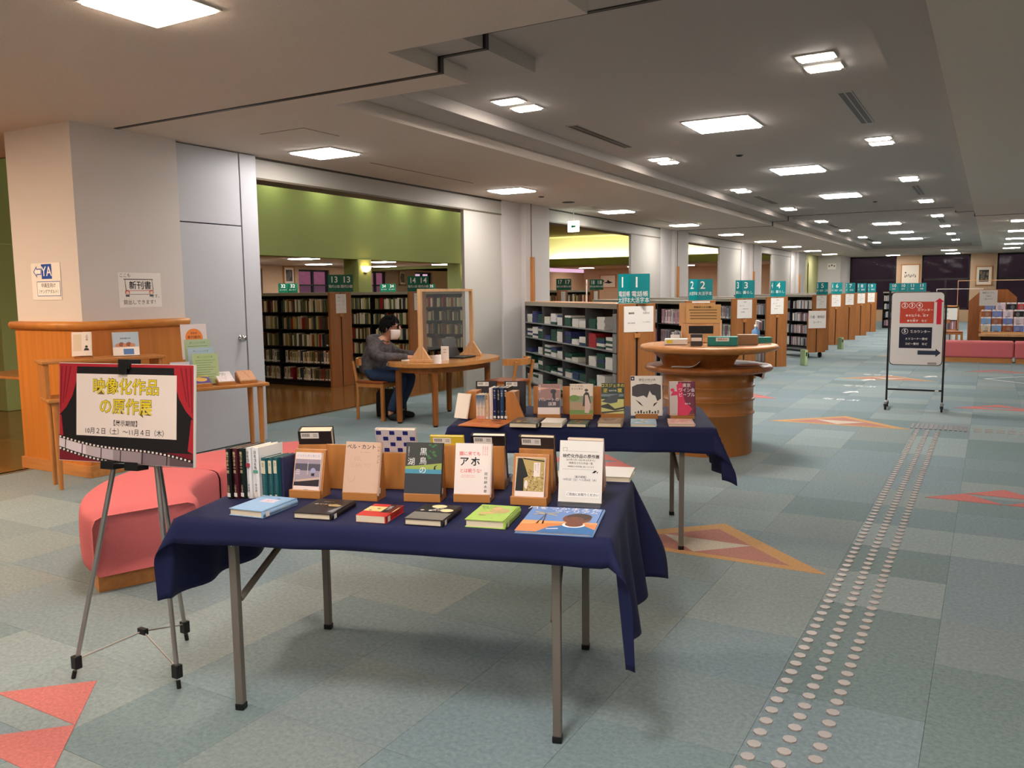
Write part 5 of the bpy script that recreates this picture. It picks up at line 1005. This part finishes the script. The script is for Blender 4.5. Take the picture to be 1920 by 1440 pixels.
# hair: a cap that reaches the nape, with loose locks
HC = Vector((.146, 0, 1.085)); b = MB(); nr, ns = 14, 30; V = []
def hair_pt(a, u, k=1.0):
    lim = R(92) + R(34) * (.5 - .5 * math.cos(a)) - R(26) * max(0, math.cos(a)) ** 2
    t_ = lim * u; rad = k * (1 + .05 * noise.noise((math.cos(a) * 4, math.sin(a) * 4, u * 5)))
    return HC + Vector((.112 * rad * math.sin(t_) * math.cos(a) - .012 * u, .100 * rad * math.sin(t_) * math.sin(a), .118 * rad * math.cos(t_)))
for j in range(nr + 1):
    for i in range(ns): V.append(tuple(hair_pt(6.28319 * i / ns, j / nr)))
b.add(V, [(j * ns + i, (j + 1) * ns + i, (j + 1) * ns + (i + 1) % ns, j * ns + (i + 1) % ns) for j in range(nr) for i in range(ns)], sm=True)
hr = random.Random(3)
for i in range(150):
    a = hr.uniform(0, 6.283); u = hr.uniform(.1, .9); p0, p1, p2 = hair_pt(a, u, 1.0), hair_pt(a + hr.uniform(-.15, .15), u + .12, 1.07), hair_pt(a + hr.uniform(-.3, .3), min(1.12, u + .3), 1.05 + hr.uniform(0, .08))
    b.tube([p0, p1, p2], [.011, .010, .002], 5)
o = b.build('hair', HAIR, pr); s_ = o.modifiers.new('s', 'SOLIDIFY'); s_.thickness = .006
b = MB(); V = []
for j in range(7):
    for i in range(9):
        a = R(-68 + 136 * i / 8); z = 1.045 - .115 * j / 6; q = .104 - .028 * (j / 6) ** 2 + .012 * math.sin(math.pi * j / 6) * math.cos(a) ** 4
        V.append((.152 + q * math.cos(a), q * .88 * math.sin(a), z))
b.add(V, [(j * 9 + i, j * 9 + i + 1, (j + 1) * 9 + i + 1, (j + 1) * 9 + i) for j in range(6) for i in range(8)], sm=True); o = b.build('face_mask', MASK, pr); s_ = o.modifiers.new('s', 'SOLIDIFY'); s_.thickness = .003
for s_ in (-1, 1):
    MB().tube([(.215, s_ * .082, 1.03), (.16, s_ * .092, 1.055), (.135, s_ * .09, 1.03)], .002, 5).build('mask_loop', MASK, pr)
    MB().tube([(.258 + .002 * math.sin(a), s_ * .036 + .026 * math.cos(a), 1.075 + .019 * math.sin(a)) for a in [6.28319 * i / 14 for i in range(15)]], .0025, 5).build('glasses_rim', BLACK, pr)
    MB().tube([(.256, s_ * .062, 1.08), (.21, s_ * .088, 1.08), (.13, s_ * .092, 1.075)], .0025, 5).build('glasses_temple', BLACK, pr)
    MB().disc(0, 0, .012, .006, 0, T(.249, s_ * .034, 1.073) @ RY(R(90)) @ RZ(R(90))).build('eye', BLACK, pr)
    b = MB(); b.lathe([(0, .012), (.016, .01), (.024, 0), (.02, -.006)], 12, 0, T(.135, s_ * .09, 1.06) @ RX(R(-90 * s_)) @ Matrix.Diagonal((.8, 1.25, 1, 1))); b.build('ear', SKIN, pr)
MB().tube([(.26, 0, 1.085), (.27, 0, 1.05)], [.009, .013], 8).build('nose', SKIN, pr)
MB().poly([(.085, -.03, .92), (.085, .03, .92), (.075, .02, .84), (.075, -.02, .84)]).build('shirt', WHITE, pr)
# open book under the hands
ob = thing('book', 'open book under the hands of the seated person', 'book', M=T(-5.66, 7.62, .701) @ RZ(R(-90))); MB().prism([(-.12, 0), (.12, 0), (.12, .006), (.06, .012), (0, .006), (-.06, .012), (-.12, .006)], -.085, .085, 0, RX(R(90))).build('open_pages', PAPER, ob)
# ================================================================ ROUND COUNTER
CX = T(-2.2, 7.4, 0)
ct = thing('round_counter', 'round wooden service counter with glass top and lower ledge', 'counter', M=CX)
pf = [(.395, 0)]
for z in (.36, .48, .60): pf += [(.4, z - .012), (.412, z - .006), (.414, z + .004), (.404, z + .012), (.4, z + .014)]
pf += [(.4, .72)]; MB().lathe(pf, 56).build('drum', mat('drum_wood', (172, 112, 58), .3, var=.14, vscale=3, stretch=(3, 3, .4)), ct)
MB().lathe([(0, .725), (.5, .725), (.55, .735), (.568, .757), (.55, .782), (.5, .79), (0, .79)], 56).build('lower_ledge', WOODD, ct)
MB().lathe([(.47, .66), (.49, .67), (.5, .725)], 40, 0, None, True, R(-5), R(125)).build('ledge_apron', WOODD, ct)
MB().lathe([(.40, .79), (.43, .84), (.5, .9)], 40, 0, None, True, R(100), R(318)).build('upper_wall', WOODD, ct); MB().lathe([(.34, .79), (.4, .9)], 40, 0, None, True, R(100), R(318)).build('inner_wall', WOODD, ct)
MB().bx(-.04, .04, .2, .45, .79, .9).build('support', WOODD, ct)
MB().lathe([(0, .9), (.5, .9), (.585, .915), (.617, .94), (.6, .962), (.57, .968), (0, .968)], 64).build('counter_top', WOODH, ct)
MB().lathe([(0, .9685), (.55, .9685), (.55, .9735), (0, .9735)], 64, sm=False).build('glass_sheet', ACRYL, ct)
CZ = .9745
def on_c(x, y, a=0): return T(x, y, CZ) @ RZ(R(a))
tb = thing('memo_tray', 'white paper tray with yellow tab on the round counter', 'tray', M=on_c(-2.42, 7.16, 16)); MB().bx(-.1, .1, -.06, .06, 0, .05).build('tray_box', PAPER, tb, bevel=.006); MB().bx(-.08, -.03, -.062, -.06, .012, .04).build('tab', C(222, 206, 60), tb); MB().bx(-.05, .03, 0, .006, .05, .085).build('slip', PAPER, tb)
pc = thing('pencil_box', 'dark clear pencil box with white label on the round counter', 'box', M=on_c(-2.2, 7.05, 16)); MB().bx(-.05, .05, -.045, .045, 0, .1).build('box_body', col((70, 68, 68), .3), pc, bevel=.004); MB().bx(-.045, .045, -.0465, -.045, .04, .07).build('label_strip', PAPER, pc)
gb = thing('form_box', 'teal form box with white label on the round counter', 'box', M=on_c(-2.0, 7.15, 14)); MB().bx(-.125, .125, -.07, .07, 0, .075).build('box_body', C(36, 128, 120), gb, bevel=.003); b = MB().bx(-.055, .055, -.0715, -.07, .038, .068); b.build('label_strip', PAPER, gb); MB().text('検索済み', .02, 0, .053, 0, T(0, -.072, 0) @ UP, .0005).build('lettering', INK, gb)
bb = thing('card_box', 'brown cardboard box on the round counter', 'box', M=on_c(-1.84, 7.36, 20)); MB().bx(-.085, .085, -.06, .06, 0, .085).build('box_body', C(150, 112, 82), bb, bevel=.003)
g2 = thing('slip_box', 'flat green box near the sanitiser bottle', 'box', M=on_c(-1.79, 7.6, 20)); MB().bx(-.1, .1, -.05, .05, 0, .05).build('box_body', C(40, 132, 124), g2, bevel=.003)
hb = thing('sanitizer_bottle', 'blue and white pump sanitiser bottle on the round counter', 'bottle', M=on_c(-1.86, 7.74)); MB().lathe([(0, 0), (.034, 0), (.036, .01), (.036, .1), (.014, .12), (.012, .135)], 18).build('bottle_body', C(110, 160, 214), hb); MB().lathe([(.016, .135), (.016, .155), (.006, .157), (.006, .18)], 12).build('collar', PAPER, hb); MB().tube([(0, 0, .18), (0, 0, .19), (.02, .0, .19), (.05, -.02, .182)], .006, 8).build('pump_head', PAPER, hb)
sm_ = thing('search_terminal', 'beige wooden slip holder with paper notice on the round counter', 'terminal', M=on_c(-2.3, 7.5, 14)); MB().bx(-.18, .18, -.06, .1, 0, .04).build('holder_base', PINE, sm_, bevel=.004)
for x in (-.18, .17): MB().prism([(-.06, 0), (.1, 0), (.1, .2), (.04, .2)], 0, .012, 0, T(x, 0, 0) @ Matrix(((0, 0, 1, 0), (1, 0, 0, 0), (0, 1, 0, 0), (0, 0, 0, 1)))).build('holder_side', PINE, sm_)
MB().bx(-.17, .17, .0, .02, .04, .17).build('slot_front', PINE, sm_); MB().bx(-.11, .11, -.004, .0, .08, .15).build('slot_opening', BLACK, sm_); MB().bx(-.2, .12, .03, .045, .15, .36).build('sign_back', PINE, sm_)
b = MB().bx(-.155, .155, 0, .004, 0, .17, 0, T(.02, -.004, .175)); b.build('paper_sheet', C(222, 178, 118), sm_); b = MB(); b.text('用紙記入のお願い', .022, 0, .145, 0, T(.02, -.005, .175) @ UP, .001, bold=.01)
for i in range(4): b.rect(-.12 if i else -.13, .12, .118 - .026 * i, .123 - .026 * i, 0, T(.02, -.005, .175) @ UP, .001)
b.build('lettering', INK, sm_)
for x, y, a, c, lb in ((-2.25, 6.93, 10, (206, 200, 196), 'curling grey magazine on the lower ledge of the round counter'), (-1.83, 7.3, 40, (226, 150, 110), 'orange leaflet pile on the lower ledge of the round counter')):
    o = thing('magazine', lb, 'magazine', M=T(x, y, .791) @ RZ(R(a))); b = MB(); n = 8; V = [(-.12 + .24 * i / n, yy, .004 + (.05 * (max(0, i - 5) / 3) ** 2 if c[0] < 220 else 0) + zz) for zz in (0, .006) for yy in (-.05, .05) for i in range(n + 1)]; k = n + 1
    for i in range(n): b.add([V[i], V[i + 1], V[i + 1 + k], V[i + k], V[i + 2 * k], V[i + 1 + 2 * k], V[i + 1 + 3 * k], V[i + 3 * k]], [(3, 2, 1, 0), (4, 5, 6, 7), (0, 1, 5, 4), (2, 3, 7, 6)])
    b.build('sheets', col(c, .6), o)
# ================================================================ SIGN STAND ON CASTERS
ss = thing('sign_stand', 'black-framed white sign board on casters with red and navy panels', 'sign', M=T(-.75, 10.95, 0) @ RZ(R(2)))
TB = RX(R(-3)); wd, z0, z1 = .285, .53, 1.40
def rrect(w_, a, b_, r, n=5): return [(sx * (w_ - r) + r * math.cos(t0 + math.pi / 2 * i / n), (b_ - r if sy > 0 else a + r) + r * math.sin(t0 + math.pi / 2 * i / n)) for sx, sy, t0 in ((1, 1, 0), (-1, 1, math.pi / 2), (-1, -1, math.pi), (1, -1, 1.5 * math.pi)) for i in range(n + 1)]
MB().prism(rrect(wd, z0, z1, .05), 0, .02, 0, UP).build('board_frame', BLACK, ss); MB().prism(rrect(wd - .008, z0 + .008, z1 - .008, .045), .0, .0225, 0, UP).build('board_face', mat('board_white', (220, 212, 208), .4), ss)
for s_ in (-1, 1):
    MB().bx(s_ * .3 - .011, s_ * .3 + .011, -.018, .004, .07, 1.42).build('post', BLACK, ss, bevel=.002); MB().bx(s_ * .3 - .014, s_ * .3 + .014, -.17, .17, .07, .1).build('caster_bar', ALU, ss, bevel=.003)
    for y in (-.15, .15):
        c_ = MB().lathe([(0, -.012), (.03, -.012), (.032, 0), (.03, .012), (0, .012)], 18, 0, T(s_ * .3, y, .032) @ RY(R(90))).build('caster_wheel', BLACK, ss); MB().bx(s_ * .3 - .018, s_ * .3 + .018, y - .015, y + .015, .04, .072).build('caster_fork', BLACK, c_)
MB().bx(-.3, .3, -.014, .0, .225, .245).build('cross_bar', BLACK, ss)
MB().bx(.22, .26, -.0155, -.014, .227, .243).build('price_label', PAPER, ss)
b = MB(); Zs = .0235
b.rect(-.185, .175, 1.03, 1.285, 0, UP, Zs); b.rect(-.185, .165, .735, .985, 1, UP, Zs); 
b.poly([(.205, 1.02), (.255, 1.02), (.255, 1.28), (.28, 1.28), (.23, 1.325), (.178, 1.28), (.205, 1.28)], 2, UP, Zs + .0006); b.poly([(.02, .66), (.21, .66), (.21, .635), (.265, .685), (.21, .735), (.21, .71), (.02, .71)], 4, UP, Zs + .0006)
for i, d in enumerate('234'): b.disc(-.135 + .078 * i, 1.24, .035, .035, 3, UP, Zs + .0008, n=24); b.disc(-.135 + .078 * i, 1.24, .03, .03, 0, UP, Zs + .0011, n=24); b.text(d, .055, -.135 + .078 * i, 1.241, 3, UP, Zs + .0014, bold=.02)
b.text('カウンター', .034, .085, 1.185, 3, UP, Zs + .0008, bold=.012); b.text('本を借りる、返す', .031, .0, 1.12, 3, UP, Zs + .0008, bold=.014); b.text('本を探す　など', .031, .0, 1.058, 3, UP, Zs + .0008, bold=.014); b.text('か　　　　　かえ', .012, .03, 1.145, 3, UP, Zs + .0008); b.text('さが', .012, -.03, 1.085, 3, UP, Zs + .0008)
b.disc(-.125, .935, .035, .035, 3, UP, Zs + .0008, n=24); b.disc(-.125, .935, .031, .031, 1, UP, Zs + .0011, n=24); b.text('5', .055, -.125, .936, 3, UP, Zs + .0014, bold=.02); b.text('番カウンター', .036, .04, .93, 3, UP, Zs + .0008, bold=.012); b.text('ＡＶコーナー受付', .03, .0, .845, 3, UP, Zs + .0008, bold=.012); b.text('コピー受付　など', .03, .0, .785, 3, UP, Zs + .0008, bold=.012)
b.rect(.13, .225, .545, .57, 5, UP, Zs); b.build('sign_print', [C(196, 66, 44), C(20, 20, 44), C(206, 32, 56), col((244, 236, 228), .5), C(36, 50, 66), C(150, 140, 136)], ss)
# ================================================================ FAR END
for i, (x0, x1) in enumerate(((-1.0, .42), (.43, 1.9))):
    t = thing('bench', ['pink upholstered straight bench module behind the sign stand', 'pink upholstered straight bench module by the magazine rack'][i], 'bench', (x0, 18.3, 0), group='pink straight bench modules'); MB().bx(0, x1 - x0, 0, .55, .09, .40).build('seat_pad', PINK, t, bevel=.04, seg=4); MB().bx(.02, x1 - x0 - .02, .03, .52, 0, .09).build('plinth', WOODH, t)
mr = thing('magazine_rack', 'tall wooden magazine rack with cut corners behind the pink bench', 'magazine rack', (-.3, 20.5, 0))
for x, nm in ((.1, 'side_panel'), (1.4, 'side_panel')): MB().prism([(-.3, 0), (.2, 0), (.2, .9), (.1, .9), (-.3, .5)], 0, .04, 0, T(x, .15, 0) @ Matrix(((0, 0, 1, 0), (1, 0, 0, 0), (0, 1, 0, 0), (0, 0, 0, 1)))).build(nm, WOODD, mr, bevel=.004)
MB().prism([(-.12, 0), (.78, 0), (.78, 1.22), (.6, 1.39), (.13, 1.39), (-.12, 1.14)], 0, .03, 0, T(0, .35, 0) @ UP).build('back_panel', WOODD, mr); MB().bx(.1, 1.4, -.2, .3, .40, .46).build('bottom_ledge', PINE, mr, bevel=.005); MB().bx(.12, 1.4, .0, .3, 0, .4).build('rack_base', col((60, 40, 28), .6), mr)
for k in range(4): MB().bx(.12, 1.4, -.12 + .1 * k, -.105 + .1 * k, .46 + .15 * k, .5 + .15 * k).build('tier_rail', PINE, mr)
def art_mag(c, q):
    def f(a, w_, h, M):
        a.rect(-w_ / 2, w_ / 2, h * .84, h, 0, M); a.text(('月刊', '暮らし', '旅', '園芸')[q % 4], h * .13, -w_ * .1, h * .915, 3, M, .0004); a.disc(w_ * (.1 if q % 2 else -.12), h * .5, w_ * .2, h * .24, 1, M, .0002, n=16); a.poly([(-w_ * .4, 0), (w_ * .42, 0), (w_ * .2, h * .3), (-w_ * .25, h * .28)], 2, M, .0003); return [C(228, 220, 218), C(*[int(v * .55 + 60) for v in c]), C(*[int(v * .5) for v in c]), INK]
    return f
MAGC = [(206, 196, 170), (60, 54, 66), (214, 196, 206), (120, 160, 206), (214, 130, 150), (44, 42, 46), (150, 90, 60), (226, 222, 226), (176, 60, 60), (110, 130, 190)]
MAGN = ['cream', 'charcoal', 'pale lilac', 'sky blue', 'rose pink', 'black', 'brown', 'white', 'brick red', 'periwinkle']
q = 0
for k in range(4):
    for i in range(4):
        c = MAGC[(q * 3 + k) % 10]; nm = MAGN[(q * 3 + k) % 10]; q += 1
        o = thing('magazine', '%s magazine facing out in the %s row of the magazine rack' % (nm, ['lowest', 'second lowest', 'third', 'highest'][k]), 'magazine', M=T(-.3 + .225 + .2 * i + .06 * (k == 3), 20.5 - .1 + .1 * k, .462 + .15 * k) @ RX(R(78))); MB().bx(-.09, .09, 0, .2, 0, .006).build('cover', col(c, .2), o); b = MB(); m = art_mag(c, q)(b, .18, .2, T(0, 0, .0065)); b.build('cover_print', m, o)
notice(T(-.3 + .25, 20.36, 1.05), .33, .33, [(.04, 0, .27, '雑誌コーナー'), (.03, 0, .2, 'ご自由に'), (.03, 0, .14, 'ご覧ください')], 'white notice on the back panel of the magazine rack')
fc = dup(c0, T(-.72, 21.4, 0) @ RZ(R(0)), 'beech chair beside the magazine rack'); tb2 = thing('low_bookcase', 'low bookcase with white notice behind the beech chair', 'bookcase', (-1.0, 24.0, 0)); MB().bx(-.7, .3, 0, .4, .0, .05).build('plinth', WOOD, tb2)
for z in (.05, .35, .65, .95): MB().bx(-.7, .3, 0, .4, z, z + .03).build('shelf', WOOD, tb2)
for x in (-.7, .27): MB().bx(x, x + .03, 0, .4, 0, .98).build('side_panel', WOOD, tb2)
MB().bx(-.7, .3, .37, .4, 0, .98).build('back_panel', WOODD, tb2)
for z in (.08, .38, .68):
    book_row(T(-1.0, 24.0, 0) @ RZ(math.pi), -.25, .66, -.18, z + .001, .24, 'pale', 'x', 0)
notice(T(-1.0, 23.99, .62), .55, .3, [(.05, 0, .2, 'ご案内'), (.03, 0, .1, '返却は窓口へ')], 'white notice on the front of the low bookcase')
rl = thing('handrail', 'thin pale handrail frame in front of the far windows', 'railing', (-.8, 26, 0)); MB().tube([(0, 0, 0), (0, 0, 1.62), (3.2, 0, 1.62), (3.2, 0, 0)], .009, 8).build('rail', PINE, rl); MB().tube([(-.5, -.3, 0), (-.5, -.3, 1.4), (.6, -.3, 1.4), (.6, -.3, 0)], .009, 8).build('rail', PAPER, rl)
def picture(M, w_, h, art, label):
    t = thing('framed_picture', label, 'picture', M=M, group=None); e = .04
    for q_ in ((-w_ / 2, w_ / 2, 0, e), (-w_ / 2, w_ / 2, h - e, h), (-w_ / 2, -w_ / 2 + e, 0, h), (w_ / 2 - e, w_ / 2, 0, h)): MB().bx(q_[0], q_[1], -.03, 0, q_[2], q_[3]).build('frame_bar', WOOD, t)
    MB().bx(-w_ / 2 + e, w_ / 2 - e, -.012, 0, e, h - e).build('mount', col((230, 216, 196), .7), t); b = MB(); m = art(b, w_, h, T(0, -.013, 0) @ UP); b.build('image', m, t)
def pa1(a, w_, h, M): [a.poly([(w_ * (-.3 + .09 * i), h * .4), (w_ * (-.28 + .09 * i), h * .56), (w_ * (-.24 + .09 * i), h * (.42 + .06 * (i % 3)))], 0, M) for i in range(7)]; a.disc(-w_ * .25, h * .62, .03, .03, 0, M); return [INK]
def pa2(a, w_, h, M): a.rect(-w_ * .28, w_ * .28, h * .2, h * .8, 0, M); [a.disc(rnd.uniform(-.22, .22) * w_, h * rnd.uniform(.28, .72), .05, .08, 1 + i % 2, M, .001 + i * 1e-4, n=8, a0=i) for i in range(8)]; return [C(44, 40, 38), C(120, 96, 60), C(90, 84, 76)]
def pa3(a, w_, h, M): a.poly([(-w_ * .3, h * .4), (w_ * .1, h * .34), (w_ * .3, h * .42), (w_ * .1, h * .5), (0, h * .62), (-w_ * .06, h * .46)], 0, M); a.disc(-w_ * .28, h * .52, w_ * .07, h * .06, 0, M); return [INK]
picture(T(-3.05, 39.69, 1.5), .74, .95, pa1, 'large framed ink drawing between the dark far windows'); picture(T(-.3, 39.69, 1.5), .62, .8, pa2, 'framed dark print with wide mount between the far windows'); picture(T(-15.0, 34.89, 1.6), .8, .6, pa3, 'framed bird print on the beige wall under the cove'); picture(T(-16.19, 16.37, 1.72) @ RZ(R(90)), .42, .5, pa2, 'small framed print between the reading room windows'); picture(T(-16.19, 21.3, 1.72) @ RZ(R(90)), .36, .45, pa2, 'small framed print beyond the sconces of the reading room')
t = thing('notice', 'small white notice with red marks on the far white pier', 'notice', M=T(-5.85, 37.195, 2.25)); MB().bx(-.17, .17, -.004, 0, 0, .25).build('paper_sheet', PAPER, t); b = MB(); [b.disc(-.1 + .1 * i, .14 + .03 * (i % 2), .03, .03, i % 2, T(0, -.005, 0) @ UP) for i in range(3)]; b.build('marks', [C(120, 60, 70), INK], t)
ex = thing('exit_sign', 'hanging white and green exit sign by the second opening', 'exit sign', (-6.2, 12.95, 2.46)); MB().bx(-.1, .1, -.02, .02, 0, .18).build('sign_box', diffuser('exit_face', (226, 245, 232), 3), ex, bevel=.004); MB().tube([(0, 0, .18), (0, 0, .36)], .008, 8).build('hanger', PAPER, ex); b = MB(); b.poly([(-.04, .09), (.0, .13), (.0, .105), (.05, .105), (.05, .075), (.0, .075), (.0, .05)], 0, T(0, -.0205, 0) @ UP, .0005); b.build('arrow', C(0, 150, 90), ex)
# floor marks of white tape
for i, (x, y) in enumerate(((-1.66, 11.55), (-1.65, 13.26), (-1.6, 15.1))):
    t = tag(MB().text('ならぶ', .16, 0, 0, bold=.02).build('floor_label', col((232, 232, 232), .7), M=T(x, y, .0012) @ RZ(R(-5))), 'short white lettering stuck to the carpet beside the sign stand', 'floor marking', 'white floor lettering')
for x, y in ((-1.65, 12.46), (-1.63, 14.25), (-.8, 15.15)): tag(MB().poly([(-.12, 0), (0, .14), (.12, 0), (.035, .02), (.035, -.16), (-.035, -.16), (-.035, .02)]).build('floor_arrow', col((232, 232, 232), .7), M=T(x, y, .0012) @ RZ(R(-30))), 'small white arrow stuck to the carpet near the sign stand', 'floor marking', 'white floor arrows')
for p, q_ in (((-.03, 15.1), (1.2, 16.4)), ((-.03, 15.1), (1.2, 13.9))):
    d = Vector((q_[0] - p[0], q_[1] - p[1])).normalized() * .02; tag(MB().poly([(p[0] - d.y, p[1] + d.x, .0012), (p[0] + d.y, p[1] - d.x, .0012), (q_[0] + d.y, q_[1] - d.x, .0012), (q_[0] - d.y, q_[1] + d.x, .0012)]).build('floor_tape', col((226, 226, 226), .7)), 'long white tape line on the carpet before the pink bench', 'tape', 'white tape lines')
for x, y, lb, H_ in ((-3.05, 16.5, 'pale green ring binder standing by the end panel of bookcase four', .3), (-3.1, 21.3, 'pale green ring binder standing by the end panel of bookcase five', .28)):
    t = thing('file_folder', lb, 'folder', (x, y, 0), R(45)); MB().bx(-.03, .03, -.08, .08, 0, H_).build('folder_body', C(178, 200, 150), t, bevel=.006); MB().bx(-.015, .015, -.0815, -.08, H_ * .6, H_ * .85).build('label_strip', C(40, 60, 40), t)
# table glimpsed beyond the column
rt2 = thing('side_table', 'wooden table with white box glimpsed beyond the column', 'table', (-8.35, 4.95, 0)); MB().bx(-.6, .6, -.4, .4, .67, .7).build('table_top', WOODH, rt2, bevel=.008)
for x in (-.52, .52):
    for y in (-.33, .33): MB().lathe([(.025, 0), (.028, .67)], 12, 0, T(x, y, 0)).build('leg', WOODD, rt2)
t = thing('paper_box', 'white cardboard box on the table beyond the column', 'box', (-8.0, 4.85, .701)); MB().bx(-.15, .15, -.1, .1, 0, .25).build('box_body', PAPER, t, bevel=.004)
# ================================================================ joined far books
if STUFF.f:
    tag(STUFF.build('shelf_book_mass', SP_L + [PAGES] * 4 + WSP_L), 'rows of shelved books on the farther bookcases', 'books', kind='stuff')
